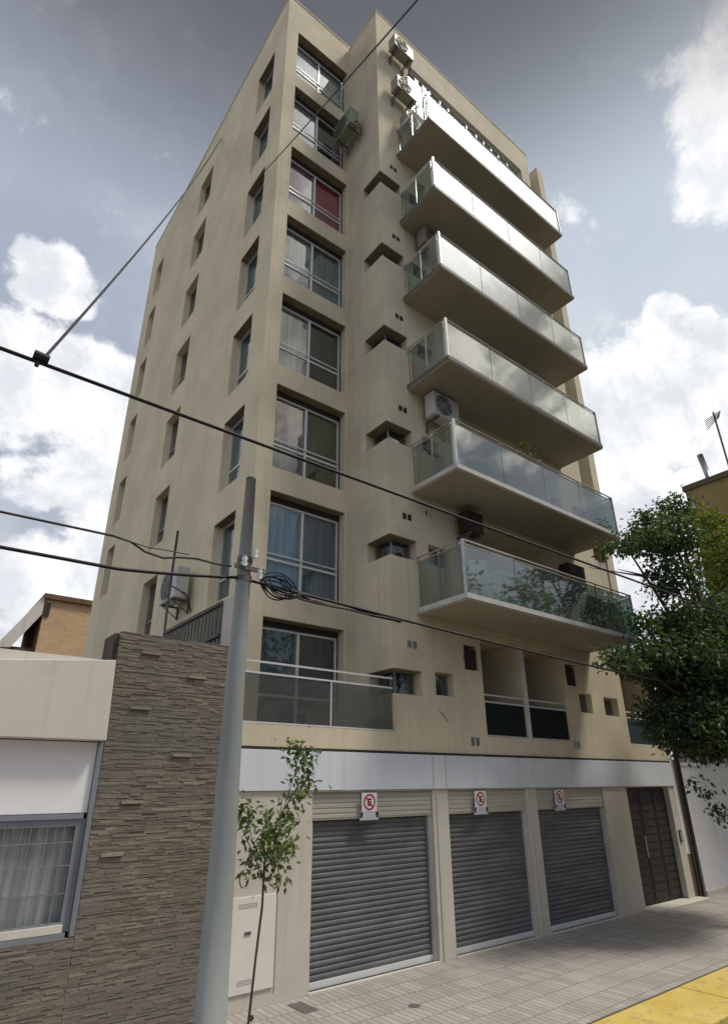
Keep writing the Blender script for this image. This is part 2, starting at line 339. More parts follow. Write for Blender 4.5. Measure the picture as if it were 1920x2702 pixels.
def empty(name, loc=(0,0,0), label=None, cat=None, group=None):
    o = bpy.data.objects.new(name, None); COL.objects.link(o); o.location = loc; o.empty_display_size = .3
    tag(o, label, cat, group); return o
def tag(o, label=None, cat=None, group=None, kind=None):
    if label: o['label'] = label
    if cat: o['category'] = cat
    if group: o['group'] = group
    if kind: o['kind'] = kind
    return o
def wall(mb, axis, c, a0, a1, b0, b1, holes, depth, inward):
    """wall in plane axis=c spanning a (x or y) and b (z); holes (a0,a1,b0,b1[,flags]) get reveals 'depth' deep. inward = +1/-1"""
    As = sorted({a0, a1, *[h[0] for h in holes], *[h[1] for h in holes]}); Bs = sorted({b0, b1, *[h[2] for h in holes], *[h[3] for h in holes]})
    As = [a for a in As if a0 <= a <= a1]; Bs = [b for b in Bs if b0 <= b <= b1]
    def P(a, b, d=0):
        return (a, c+inward*d, b) if axis == 'y' else (c+inward*d, a, b)
    for i in range(len(As)-1):
        for j in range(len(Bs)-1):
            ca, cb = (As[i]+As[i+1])/2, (Bs[j]+Bs[j+1])/2
            if any(h[0] < ca < h[1] and h[2] < cb < h[3] for h in holes): continue
            mb.quad(P(As[i],Bs[j]), P(As[i+1],Bs[j]), P(As[i+1],Bs[j+1]), P(As[i],Bs[j+1]))
    for h in holes:
        d = h[5] if len(h) > 5 else depth; fl = h[4] if len(h) > 4 and h[4] else 'lrtb'
        x0, x1, z0, z1 = h[:4]
        if 'l' in fl: mb.quad(P(x0,z0), P(x0,z1), P(x0,z1,d), P(x0,z0,d))
        if 'r' in fl: mb.quad(P(x1,z0), P(x1,z0,d), P(x1,z1,d), P(x1,z1))
        if 'b' in fl: mb.quad(P(x0,z0), P(x0,z0,d), P(x1,z0,d), P(x1,z0))
        if 't' in fl: mb.quad(P(x0,z1), P(x1,z1), P(x1,z1,d), P(x0,z1,d))
# ------------------------------------------------------------------ ground
def struct(name, mb, m_): return tag(mb.build(name, m_), kind='structure')
g = MB(); g.quad((-400,-400,-.30),(400,-400,-.30),(400,400,-.30),(-400,400,-.30)); struct('ground', g, M['sand_ground'])
g = MB(); g.quad((-200,-11.8,-.16),(200,-11.8,-.16),(200,-3.87,-.16),(-200,-3.87,-.16)); struct('road', g, M['asphalt'])
g = MB(); g.box(-60, 60, -2.93, 0.6, -.29, 0.0); struct('sidewalk', g, M['pavement'])
g = MB(); g.box(-60, 60, -2.965, -2.932, -.29, -.012); struct('kerb_joint', g, M['kerbgap'])
g = MB()
x = -60.0
while x < 60:
    g.box(x, x+2.39, -3.865, -2.967, -.29, 0.006 + random.uniform(-.003,.003)); x += 2.4
o = struct('kerb', g, M['yellow']); bv = o.modifiers.new('b','BEVEL'); bv.width=.02; bv.segments=2
g = MB(); g.box(-60, 60, -15.5, -11.8, -.29, 0.0); struct('opposite_sidewalk', g, M['pavement'])

# ------------------------------------------------------------------ apartment building
H = 2.666
BL = empty('apartment_building', (0,0,0), 'nine storey beige apartment building with glass balconies above three grey garage shutters', 'apartment building')
XP, XQ, YR = 2.292, 9.86, 1.463
XR = 10.85; YB = 13.36; ZT = 25.42
wb = MB()
# front of the projecting middle (y = 0)
holes = []
for k in range(7):
    zt = 4.577 + H*k
    if k < 6:
        holes.append((XP, 3.02, zt-.45, zt, 'r', .50))               # corner slots, left
        if k: holes.append((9.14, XQ, zt-.45, zt, 'l', .50))
    if k < 7 and k > 0:
        holes.append((3.35, 3.84, 4.16+H*k, 4.60+H*k, None, .22)); holes.append((8.10, 8.60, 4.16+H*k, 4.60+H*k, None, .22))
        if k < 6: holes.append((4.62, 7.85, 3.13+H*k+.02, 5.55+H*k, None, 1.25))
holes.append((3.58, 9.35, 21.9, 24.1, None, .18))
# storey 1 front, part of the base that runs the full lot width
wall(wb, 'y', 0, XP, XQ, 5.9, ZT, holes, .2, 1)
LB = -.85; RB = 11.85
h1 = [(XP, 3.0, 4.13, 4.58, 'r', .50), (9.14, XQ-.08, 4.16, 4.60, None, .30), (3.35, 3.84, 4.18, 4.62, None, .25), (8.09, 8.61, 4.16, 4.62, None, .25),
      (4.20, 4.60, 4.75, 5.26, None, .30), (7.68, 8.08, 4.75, 5.26, None, .30),
      (4.71, 6.02, 3.49, 5.50, None, 1.25), (6.14, 7.55, 3.49, 5.50, None, 1.25), (10.08, 11.66, 3.50, 5.60, None, 1.3)]
wall(wb, 'y', 0, XP, RB, 3.12, 5.9, h1, .2, 1)
wb.quad((XQ,0,5.9),(RB,0,5.9),(RB,YR,5.9),(XQ,YR,5.9))
# left recess: side of the projection (x = XP) facing the corner bay
hs = [(0, .72, 4.577+H*k-.45, 4.577+H*k, 'r', .50) for k in range(6)]
wall(wb, 'x', XP, 0, YR, 3.47, ZT, hs, .3, 1)
for k in range(6):   # top and bottom faces of the corner slots
    for z in (4.577+H*k-.45, 4.577+H*k):
        wb.quad((XP,0,z),(3.02,0,z),(3.02,.50,z),(XP,.50,z)); wb.quad((XP,.50,z),(XP+.50,.50,z),(XP+.50,.72,z),(XP,.72,z))
# bay wall
hb = [(.38, 2.25, 5.56+H*k-2.12, 5.56+H*k, None, .20) for k in range(8)]
wall(wb, 'y', YR, 0, XP, 3.3, ZT+.3, hb, .42, 1)
# side wall x = 0
hl = []
FR = [7.95+H*k for k in range(7)]; MD = [7.80+H*k for k in range(7)]; FA = [10.28+H*k for k in range(6)]
for z in FR: hl.append((2.22, 3.27, z-1.88, z, None, .30))
for z in MD: hl.append((6.68, 7.80, z-1.70, z, None, .30))
for z in FA: hl.append((11.6, 12.45, z-1.75, z, None, .30))
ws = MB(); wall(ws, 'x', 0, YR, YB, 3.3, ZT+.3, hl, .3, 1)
# back, right, roof and parapet
wb.quad((0,YB,0),(XR,YB,0),(XR,YB,ZT),(0,YB,ZT))
wall(wb, 'x', XR, YR, YB, 5.9, ZT, [(11.2,12.2,7+H*k,8.5+H*k) for k in range(6)], .2, -1)
wall(wb, 'x', XQ, 0, YR, 5.9, ZT, [], .2, -1)
wall(wb, 'y', YR, XQ, XR, 5.9, ZT, [], .2, 1)
wb.quad((0.02,YR+.02,24.6),(XR-.02,YR+.02,24.6),(XR-.02,YB-.02,24.6),(.02,YB-.02,24.6))
wb.quad((XP+.02,.02,24.55),(XQ-.02,.02,24.55),(XQ-.02,YR+.02,24.55),(XP+.02,YR+.02,24.55))
body = wb.build('wall', M['plaster'], BL)
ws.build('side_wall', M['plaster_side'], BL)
# copings
cp = MB(); cp.box(XP-.015, XQ+.015, -.015, .22, ZT, ZT+.06); cp.box(XP-.016, XP+.2, .222, YR-.02, ZT, ZT+.06); cp.box(XQ-.2, XQ+.016, .222, YR, ZT, ZT+.06)
cp.box(-.02, XP+.2, YR-.018, YR+.22, ZT+.3, ZT+.36); cp.box(-.018, .2, YR+.222, YB, ZT+.3, ZT+.36); cp.box(XR-.2, XR+.02, YR, YB, ZT, ZT+.06)
cp.build('coping', M['plaster'], BL)
# right fin and its base
fb = MB(); fb.box(10.52, 10.86, .004, YR-.002, 5.9, 25.3); fb.box(XQ+.002, 10.518, .05, .2, 5.9, 8.45); fb.build('fin_wall', M['plaster'], BL)
# base volume of the two lowest storeys
bs = MB()
for z0, z1, h in ((0, 2.54, [(.62,3.12,0,2.52,'lrb',.27),(3.50,5.70,0,2.52,'lrb',.27),(6.04,8.49,0,2.52,'lrb',.27),(9.50,11.52,.04,2.52,None,.26)]),):
    wall(bs, 'y', 0, LB, RB, z0, z1, h, .27, 1)
bs.quad((LB,0,0),(LB,YB,0),(LB,YB,3.47),(LB,0,3.47)); bs.quad((RB,0,0),(RB,YB,0),(RB,YB,5.9),(RB,0,5.9))
bs.box(LB+.001, -.70, .012, .52, 3.475, 5.40)
bs.build('base_wall', M['basewall'], BL)
fl = MB(); fl.box(LB, XP, -.012, .3, 3.15, 3.465); fl.box(LB+.004, XP, .302, YB, 3.30, 3.46); fl.build('terrace_slab', M['plaster'], BL)
bd = MB(); bd.box(LB, RB, -.035, -.002, 2.545, 3.105); o = bd.build('fascia_band', M['band'], BL, bevel=.004)
gr = MB(); gr.box(LB, RB, -.02, -.002, 3.108, 3.148); gr.build('shadow_groove', M['dark'], BL)
for x in (3.12, 3.44): jt = MB(); jt.box(x, x+.025, -.038, -.034, 2.55, 3.10); jt.build('band_joint', M['trim'], BL)
# rooms of the loggias (back walls)
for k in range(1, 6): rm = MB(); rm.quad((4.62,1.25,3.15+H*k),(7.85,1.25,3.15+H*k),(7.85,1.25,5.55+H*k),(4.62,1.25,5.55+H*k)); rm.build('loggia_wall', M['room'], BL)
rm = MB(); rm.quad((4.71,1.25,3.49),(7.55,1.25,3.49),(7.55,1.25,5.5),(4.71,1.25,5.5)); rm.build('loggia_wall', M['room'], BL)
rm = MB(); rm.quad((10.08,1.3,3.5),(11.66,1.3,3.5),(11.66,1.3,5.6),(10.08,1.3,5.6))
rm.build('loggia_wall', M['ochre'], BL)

def window(x0, x1, z0, z1, y, axis='y', panes=2, cols=('slate','slate'), transom=None, fw_=.045, fmat=None, sgn=1, rail=False, pane_m=None):
    """framed window lying in plane y (or x); frame > panes and curtains"""
    f = MB(); d = .05
    def bx(mb, a0, a1, b0, b1, e0, e1):
        if axis == 'y': mb.box(a0, a1, y+e0, y+e1, b0, b1)
        else: mb.box(y+e0, y+e1, a0, a1, b0, b1)
    bx(f, x0, x1, z0, z0+fw_, 0, d); bx(f, x0, x1, z1-fw_, z1, 0, d)
    bx(f, x0, x0+fw_, z0+fw_, z1-fw_, 0, d); bx(f, x1-fw_, x1, z0+fw_, z1-fw_, 0, d)
    for i in range(1, panes):
        xm = x0+(x1-x0)*i/panes; bx(f, xm-fw_*.6, xm+fw_*.6, z0+fw_, z1-fw_, -.012, d+.006)
    if transom:
        bx(f, x0+fw_, x1-fw_, transom-fw_*.5, transom+fw_*.5, -.006, d-.004)
        if rail: bx(f, x0+fw_, x1-fw_, transom+.09, transom+.115, -.04, -.014)
    fo = f.build('window', fmat or M['alu'], BL)
    for i in range(panes):
        a0 = x0+(x1-x0)*i/panes+.03; a1 = x0+(x1-x0)*(i+1)/panes-.03
        p = MB(); bx(p, a0, a1, z0+.03, z1-.03, .018, .026); p.build('pane', pane_m or M['pane_dark'], fo)
        c = MB(); cc = cols[i % len(cols)]
        if isinstance(cc, tuple):
            bx(c, a0-.03, a1+.03, transom or (z0+z1)/2, z1, .09, .10); c.build('curtain', CUR[cc[0]], fo)
            c = MB(); bx(c, a0-.03, a1+.03, z0, transom or (z0+z1)/2, .0905, .1005); c.build('curtain', CUR[cc[1]], fo)
        else:
            bx(c, a0-.03, a1+.03, z0, z1, .09, .10); c.build('curtain', CUR[cc], fo)
    return fo
bay_cols = [(('teal','teal'),('slate','navy')), ('blue','slate'), ('brown',('olive','olive')), ('cream','dark'), ('bluegrey','green'), ('purple','red'), ('pale','dark'), ('white','pale')]  # cream, pale and white: sky reflections in the panes put into curtain colour
bay_cols[0] = ('teal','navy')
for k in range(8):
    zt = 5.56+H*k
    wo_ = window(.38, 2.25, zt-2.12, zt-.13, YR+.25, panes=2, cols=bay_cols[k], transom=zt-2.12+.72, rail=k > 0)
    bx_ = MB(); bx_.box(.385, 2.245, YR+.22, YR+.33, zt-.128, zt-.002); bx_.build('roller_blind_box', M['dark'], wo_)
    hb_ = MB(); hb_.box(.385, 2.245, YR+.006, YR+.219, zt-.016, zt-.002); hb_.build('head_shade_strip', M['head_shade'], wo_)
for z in FR:
    hb_ = MB(); hb_.box(.006, .195, 2.225, 3.265, z-.014, z-.002); hb_.build('head_shade_strip', M['head_shade'], BL)
    window(2.22, 3.27, z-1.88, z-.016, .20, 'x', 1, ('slate',), transom=z-1.3, fmat=M['alu'])
for z in MD: window(6.68, 7.80, z-1.70, z, .20, 'x', 1, ('olive',), transom=z-1.1, fmat=M['alu_grey'])
for z in FA: window(11.6, 12.45, z-1.75, z, .20, 'x', 1, ('brown',), fmat=M['alu_grey'])
for k in range(0, 7):
    window(3.35, 3.84, 4.17+H*k, 4.61+H*k, .15, 'y', 1, ('navy',), fmat=M['alu_grey'], fw_=.03)
    window(8.10, 8.60, 4.17+H*k, 4.61+H*k, .15, 'y', 1, ('navy',), fmat=M['alu_grey'], fw_=.03)
for k in range(6):   # corner slot windows: one L-shaped frame and pane
    z0, z1 = 4.577+H*k-.45, 4.577+H*k
    q = .20
    wb2 = MB(); wb2.box(XP+.004, 3.016, .004, q+.02, z1-.014, z1-.002); wb2.box(XP+.004, XP+q+.02, q+.021, .716, z1-.014, z1-.002); wb2.build('head_shade_strip', M['head_shade'], BL)
    f = MB(); f.box(XP+q, 3.02, q, q+.03, z0, z0+.03); f.box(XP+q, 3.02, q, q+.03, z1-.03, z1)
    f.box(XP+q+.001, XP+q+.03, q+.031, .72, z0, z0+.03); f.box(XP+q+.001, XP+q+.03, q+.031, .72, z1-.03, z1); f.box(XP+q-.001, XP+q+.031, q-.001, q+.032, z0+.03, z1-.03)
    fo = f.build('corner_window', M['alu_grey'], BL)
    p = MB(); p.box(XP+q+.032, 3.02, q+.01, q+.02, z0+.03, z1-.03); p.box(XP+q+.01, XP+q+.02, q+.033, .72, z0+.03, z1-.03); p.build('pane', M['pane_dark'], fo)
    c = MB(); c.box(XP+q+.07, 3.02, q+.071, q+.08, z0, z1); c.box(XP+q+.071, XP+q+.08, q+.081, .72, z0, z1); c.build('curtain', CUR['dark'], fo)
    if k:
        f = MB(); f.box(9.14, XQ-.01, .22, .25, z0, z0+.03); f.box(9.14, XQ-.01, .22, .25, z1-.03, z1); fo = f.build('corner_window', M['alu_grey'], BL)
        p = MB(); p.box(9.14, XQ-.01, .23, .24, z0+.03, z1-.03); p.build('pane', CUR['navy'], fo)
window(9.14, 9.78, 4.16, 4.60, .18, 'y', 1, ('navy',), fmat=M['alu_grey'], fw_=.03)
# loggia doors
for k in range(1, 6): window(4.75, 7.7, 3.17+H*k, 5.40+H*k, 1.10, 'y', 4, ('dark','olive','dark','navy'), fmat=M['alu_grey'])
window(4.85, 5.9, 3.52, 5.35, 1.10, 'y', 2, ('olive','brown'), fmat=M['alu_grey']); window(6.3, 7.4, 3.52, 5.35, 1.10, 'y', 2, ('brown','olive'), fmat=M['alu_grey'])
window(10.2, 11.0, 3.53, 5.4, 1.15, 'y', 1, ('dark',), fmat=M['alu_grey'])
# top storey glazed front
def top_glazing():
    f = MB(); f.box(3.58, 9.35, .10, .16, 21.9, 21.97); f.box(3.58, 9.35, .10, .16, 24.02, 24.1)
    xs = [3.58, 3.98, 4.06, 4.32, 4.44, 4.62, 5.1, 5.5, 6.4, 6.9, 7.3, 7.7, 8.1, 8.6, 9.3]
    for x in xs: f.box(x, x+.05, .085, .165, 21.97, 24.02)
    fo = f.build('window', M['alu'], BL)
    p = MB(); p.box(3.6, 9.33, .125, .135, 21.97, 24.02); p.build('pane', M['pane_top'], fo)
    c = MB(); c.box(3.58, 4.05, .176, .18, 21.9, 24.1); c.box(4.62, 9.35, .1761, .18, 21.9, 23.72); 
    for a, b_ in ((5.3,5.5),(6.1,6.85),(7.05,7.2),(8.3,9.35)): c.box(a, b_, .1762, .18, 23.721, 24.1)
    c.box(4.2, 4.3, .176, .18, 21.9, 24.1)
    c.build('curtain', CUR['white'], fo)
    d = MB(); d.box(3.58, 9.35, .2, .21, 21.9, 24.1); d.build('curtain', CUR['dark'], fo)
top_glazing()
# vents
for k in range(6):
    z = 5.0+H*k
    for x in (2.66, 2.80): v = MB(); v.box(x, x+.095, -.012, .004, z, z+.13); v.build('vent_grille', M['dark'] if k else M['alu_grey'], BL)
for x, z in ((4.22,3.30),(7.62,3.35)):
    for dx in (0, .14): v = MB(); v.box(x+dx, x+dx+.09, -.012, .004, z, z+.15); v.build('vent_grille', M['alu_grey'], BL)
v = MB(); v.box(3.33, 3.36, -.012, .004, 7.93, 8.04); v.build('vent_grille', M['dark'], BL)

# balconies
def rail_bar(mb, p, q, r=.02): mb.tube([p, q], r, 6)
def balcony(k):
    z0 = 5.66+H*k; xl, xr, yf = 2.95, 8.87, -1.314
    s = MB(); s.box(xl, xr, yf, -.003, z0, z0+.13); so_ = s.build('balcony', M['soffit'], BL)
    e = MB(); e.box(xl-.012, xr+.012, yf-.014, yf-.002, z0+.035, z0+.135); e.box(xl-.014, xl-.002, yf-.001, -.004, z0+.035, z0+.135); e.box(xr+.002, xr+.014, yf-.001, -.004, z0+.035, z0+.135)
    e.build('edge_trim', M['trim'] if k < 2 else M['edge_backlit'], so_)
    zb, zg = z0+.14, z0+1.08
    xs = [xl+.05, 4.42, 5.90, 7.38, xr-.05]
    for i in range(4):
        p = MB(); p.box(xs[i]+.012, xs[i+1]-.012, yf+.02, yf+.030, zb, zg); p.build('glass_panel', M['pane_bal'], so_)
    p = MB(); p.box(xl+.02, xl+.03, yf+.07, -.62, zb, zg); p.build('glass_panel', M['pane_side'], so_)
    p = MB(); p.box(xl+.02, xl+.03, -.60, -.08, zb, zg); p.build('glass_panel', M['pane_side'], so_)
    p = MB(); p.box(xr-.03, xr-.02, yf+.07, -.05, zb, zg); p.build('glass_panel', M['pane_bal'], so_)
    r = MB()
    for dz, rr in ((0.02, .014), (.10, .018)):
        rail_bar(r, (xl, yf+.025, zg+dz), (xr, yf+.025, zg+dz), rr); rail_bar(r, (xl+.025, yf+.026, zg+dz), (xl+.025, -.01, zg+dz), rr); rail_bar(r, (xr-.025, yf+.026, zg+dz), (xr-.025, -.01, zg+dz), rr)
    r.build('handrail', M['steel_rail'], so_)
    def post(*a): p_ = MB(); p_.box(*a); p_.build('post', M['steel_rail'], so_)
    for x in xs[1:4]: post(x-.011, x+.011, yf+.034, yf+.055, z0+.131, zg+.1)
    post(xl+.001, xl+.045, yf+.001, yf+.05, z0+.131, zg+.11); post(xr-.045, xr-.001, yf+.001, yf+.05, z0+.131, zg+.11)
    for y in (-.08, -.61, -1.18): post(xl+.034, xl+.06, y-.018, y+.018, z0+.131, zg+.1)
    v = MB(); v.tube([(5.35,-.62,z0-.012),(5.35,-.62,z0+.0)], .09, 14); v.build('ceiling_light', M['soffit'], so_)
    return so_
for k in range(6): balcony(k)
# first floor parapet glass with rails in the left recess, the loggias and the right recess
def parapet(x0, x1, y, z0, z1, mats, name='glass_parapet', splits=(), rails=(.05,.22)):
    r = MB()
    for d in rails: r.box(x0, x1, y-.014, y+.014, z1+d, z1+d+.028)
    r.box(x0, x1, y-.012, y+.014, z0, z0+.022)
    xs = [x0, *splits, x1]
    for x in xs[1:-1]: r.box(x-.012, x+.012, y-.0135, y+.0135, z0+.022, z1+rails[0])
    ro = r.build(name, M['alu'], BL)
    for i in range(len(xs)-1):
        p = MB(); p.box(xs[i]+.014, xs[i+1]-.014, y-.004, y+.004, z0+.024, z1+rails[0]-.002); p.build('glass_panel', mats, ro)
    return ro
parapet(-.69, XP-.01, .03, 3.475, 4.15, M['pane_grey'], splits=(.95,))
parapet(4.72, 6.01, .04, 3.50, 4.12, M['pane_teal'], rails=(.03,.17)); parapet(6.15, 7.54, .04, 3.50, 4.12, M['pane_teal'], rails=(.03,.17)); parapet(10.09, 11.65, .04, 3.51, 4.12, M['pane_teal'], rails=(.03,.17))
cl = MB(); cl.box(6.03, 6.13, -.006, 1.1, 3.5, 5.49); cl.build('dividing_wall', M['alu'], BL)
# thin branching crack in the plaster
sc = MB(); sc.tube([(3.40,-.004,3.90),(3.46,-.004,3.84),(3.56,-.004,3.78),(3.60,-.004,3.70)], .006, 4); sc.tube([(3.46,-.004,3.84),(3.52,-.004,3.86)], .004, 4); sc.build('plaster_crack', M['dark'], BL)
# garage shutters
def shutter(x0, x1):
    y = .13
    s = MB(); n = 26; z = .10; dz = (2.12-.10)/n
    for i in range(n):       # curved slats
        zz = z+i*dz
        prof = [(0,.0),(-.016,.25),(-.020,.5),(-.014,.78),(0,.97)]
        for a, b_ in zip(prof, prof[1:]):
            s.quad((x0+.05,y+a[0],zz+a[1]*dz),(x1-.05,y+a[0],zz+a[1]*dz),(x1-.05,y+b_[0],zz+b_[1]*dz),(x0+.05,y+b_[0],zz+b_[1]*dz))
        s.quad((x0+.05,y,zz+.97*dz),(x1-.05,y,zz+.97*dz),(x1-.05,y,zz+dz),(x0+.05,y,zz+dz))
    so_ = s.build('roller_shutter', M['shutter'], BL)
    b = MB(); b.box(x0+.04, x1-.04, y-.03, y+.02, .012, .10); b.build('bottom_rail', M['alu'], so_, bevel=.004)
    h = MB(); h.box(x0+.005, x1-.005, .035, .26, 2.125, 2.515)
    for i in range(5): h.box(x0+.006, x1-.006, .028, .036, 2.15+i*.072, 2.15+i*.072+.05)
    h.build('housing', M['housing'], so_, bevel=.004)
    for a_, b2 in ((x0+.002, x0+.055), (x1-.055, x1-.002)):
        gd = MB(); gd.box(a_, b2, .06, .20, .005, 2.12); gd.build('guide_rail', M['trim'], so_)
    st = MB(); st.box(x0, x1, -.02, .05, .0, .018); st.build('threshold', M['basewall'], so_)
for a, b_ in ((.62,3.12),(3.50,5.70),(6.04,8.49)): shutter(a, b_)
for x in (3.20, 5.80): pl = MB(); pl.box(x, x+.033, -.016, -.001, 0, 2.53); pl.build('pillar_strip', M['trim'], BL)
# brown street door
d = MB()
for i in range(3): d.box(9.52+i*.668, 9.52+i*.668+.652, .13, .17, .06, 2.5)
do = d.build('entrance_door', M['brown_door'], BL, bevel=.006)
dd = MB()
for i in range(3):
    for j in range(14): dd.box(9.57+i*.668, 9.57+i*.668+.55, .118, .129, .14+j*.168, .14+j*.168+.13)
dd.build('door_slats', M['brown_door'], do)
h = MB(); h.tube([(10.12,.07,1.0),(10.12,.07,1.45)], .015, 8); h.tube([(10.12,.07,1.05),(10.12,.13,1.05)], .01, 6); h.tube([(10.12,.07,1.4),(10.12,.13,1.4)], .01, 6); h.build('handle', M['steel_rail'], do)
dk = MB(); dk.box(9.5, 11.52, .20, .25, .04, 2.52); dk.build('door_backing', M['dark'], BL)
stp = MB(); stp.box(9.42, 11.95, -.30, -.001, .0, .045); stp.build('doorstep', M['basewall'], BL, bevel=.01)
ip = MB(); ip.box(11.62, 11.74, -.03, -.001, 1.25, 1.52); io = ip.build('intercom', M['iron'], BL, bevel=.005)
ib = MB()
for j in range(4):
    for i in range(2): ib.box(11.64+i*.045, 11.665+i*.045, -.036, -.031, 1.30+j*.045, 1.325+j*.045)
ib.build('button', M['alu'], io)
# utility cupboard door at the left of the base
u = MB(); u.box(-.60, .06, -.022, -.001, .19, 1.25); uo = u.build('meter_cupboard_door', M['utility'], BL, bevel=.004)
for i in range(3):
    pass
u = MB(); u.box(-.40, -.31, -.034, -.023, .82, .855); u.build('latch', M['iron'], uo)
for n_, x_, z_ in ((8, -.50, 1.12), (6, -.46, .28)):
    u = MB()
    for j in range(3):
        for i in range(n_): u.box(x_+i*.035, x_+.018+i*.035, -.0245, -.0225, z_+j*.022, z_+.010+j*.022)
    u.build('air_slots', M['iron'], uo)
u = MB(); u.box(.085, .10, -.016, -.001, .15, 2.5); u.box(LB, -.85+.03, -.016, -.001, 0, 2.5); u.build('wall_joint', M['basewall'], BL)

# ------------------------------------------------------------------ AC units
def ac_unit(name, loc, rz, label, mat_, fan=.24, w=.78, h=.55, d=.30, group='outdoor air conditioning units on the tower'):
    """box with its fan side towards local -y, bracket and pipes"""
    t = empty(name, loc, label, 'air conditioner', group); t.rotation_euler = (0,0,rz)
    b = MB(); b.box(-w/2, w/2, -d/2, d/2, 0, h); b.build('casing', mat_, t, bevel=.018)
    f = MB(); cx = -w*.12; R_ = h*.42
    f.tube([(cx,-d/2-.012,h/2),(cx,-d/2-.002,h/2)], R_, 24)
    fo = f.build('fan_recess', M['acfan'], t)
    g_ = MB()
    for rr in (.35,.6,.85,1.02):
        pts = [(cx+R_*rr*math.cos(a), -d/2-.02, h/2+R_*rr*math.sin(a)) for a in [i*math.pi/10 for i in range(21)]]
        g_.tube(pts, .006, 4, False)
    for i in range(8):
        a = i*math.pi/4; g_.tube([(cx,-d/2-.02,h/2),(cx+R_*math.cos(a),-d/2-.02,h/2+R_*math.sin(a))], .005, 4)
    g_.build('fan_guard', mat_, fo)
    for x in (-w*.33, w*.33):
        k = MB(); k.box(x-.02, x+.02, -d/2, d/2+.12, -.04, -.002); k.box(x-.018, x+.018, d/2+.08, d/2+.12, -.30, -.041)
        k.tube([(x,-d/2+.03,-.03),(x,d/2+.09,-.28)], .012, 6); k.build('bracket', M['iron'], t)
    p = MB(); p.tube([(w/2,0,.12),(w/2+.06,.05,.10),(w/2+.07,.16,-.05),(w/2+.02,d/2+.1,-.30)], .018, 6); p.build('pipe', M['cable_grey'], t)
    return t
ac_unit('ac_unit', (3.05,-.28,23.45), 0, 'topmost outdoor air conditioner, beside the corner under the roof parapet', M['acbody'])
ac_unit('ac_unit', (3.08,-.28,21.45), 0, 'outdoor air conditioner left of the top balcony, second from the roof', M['acbody'])
ac_unit('ac_unit', (3.30,-.26,20.15), 0, 'outdoor air conditioner with rusty bracket just above the slab of the highest balcony', M['acbody'], w=.6, h=.5)
ac_unit('ac_unit', (3.80,-.28,15.72), 0, 'outdoor air conditioner hanging under the second highest balcony', M['acbody'])
ac_unit('ac_unit', (3.76,-.28,10.32), 0, 'outdoor air conditioner with large dark fan under the fourth lowest balcony slab', M['acwhite'], w=.82, h=.62)
ac_unit('ac_unit', (XP-.36,1.05,20.30), -math.pi/2, 'grey green air conditioner on the inner corner beside the second highest bay window', M['acgreen'], w=.80, h=.72)
ac_unit('ac_unit', (-.27,4.55,6.45), -math.pi/2, 'air conditioner on the blank side wall above the slate wall, beside the mast', M['acwhite'], w=.95, h=.72)
ac_unit('ac_unit', (4.40,.13,4.78), 0, 'dark air conditioner in a niche left of the first floor loggias', M['acdark'], w=.36, h=.42, d=.22)
ac_unit('ac_unit', (7.88,.13,4.78), 0, 'dark air conditioner in a niche right of the first floor loggias', M['acdark'], w=.36, h=.42, d=.22)
ac_unit('ac_unit', (4.42,-.28,7.65), 0, 'dark air conditioner at the left end of the shaded wall above the lowest balcony', M['acdark'], w=.5, h=.5)
ac_unit('ac_unit', (8.15,-.28,7.15), 0, 'brown air conditioner at the right end of the shaded wall above the lowest balcony', M['acdark'], w=.7, h=.6)

# ------------------------------------------------------------------ no parking signs on the shutters
def sign(x, label):
    t = empty('no_parking_sign', (x, -.02, 2.10), label, 'sign', 'no parking signs over the garage shutters')
    t.rotation_euler = (R(2),0,0)
    p = MB(); p.box(-.155,.155,-.008,0,.125,.40); p.build('plate', M['signwhite'], t, bevel=.003)
    q = MB(); q.box(-.19,.19,-.009,.001,.0,.122); q.build('arrow_plate', M['signgrey'], t, bevel=.003)
    r = MB(); n = 28; cz = .262
    for i in range(n):
        a, b_ = 2*math.pi*i/n, 2*math.pi*(i+1)/n
        for ro, ri in ((.122,.092),):
            r.quad((ro*math.cos(a),-.0095,cz+ro*math.sin(a)),(ro*math.cos(b_),-.0095,cz+ro*math.sin(b_)),(ri*math.cos(b_),-.0095,cz+ri*math.sin(b_)),(ri*math.cos(a),-.0095,cz+ri*math.sin(a)))
    s_ = .0135; a = Vector((-.07,-.0105,cz+.07)); b_ = Vector((.07,-.0105,cz-.07)); nn = Vector((s_*.7,0,s_*.7))
    r.quad(a-nn, b_-nn, b_+nn, a+nn); r.build('red_ring', M['signred'], t)
    e = MB(); y0, y1 = -.0098, -.0082
    e.box(-.038,-.012,y0,y1,cz-.055,cz+.055)
    for z in (cz+.031, cz-.012, cz-.055): e.box(-.0119,.042,y0,y1,z,z+.024)
    e.build('letter', M['signblack'], t)
    for sx in (-1,1):   # two black arrows in the corners
        w = MB(); w.quad((sx*.185,-.0105,.118),(sx*.125,-.0105,.118),(sx*.145,-.0105,.04),(sx*.185,-.0105,.03)); w.build('arrow', M['signblack'], t)
sign(1.685, 'no parking sign with red ring over the leftmost garage shutter')
sign(4.32, 'no parking sign with red ring over the middle garage shutter')
sign(6.77, 'no parking sign with red ring over the rightmost garage shutter')

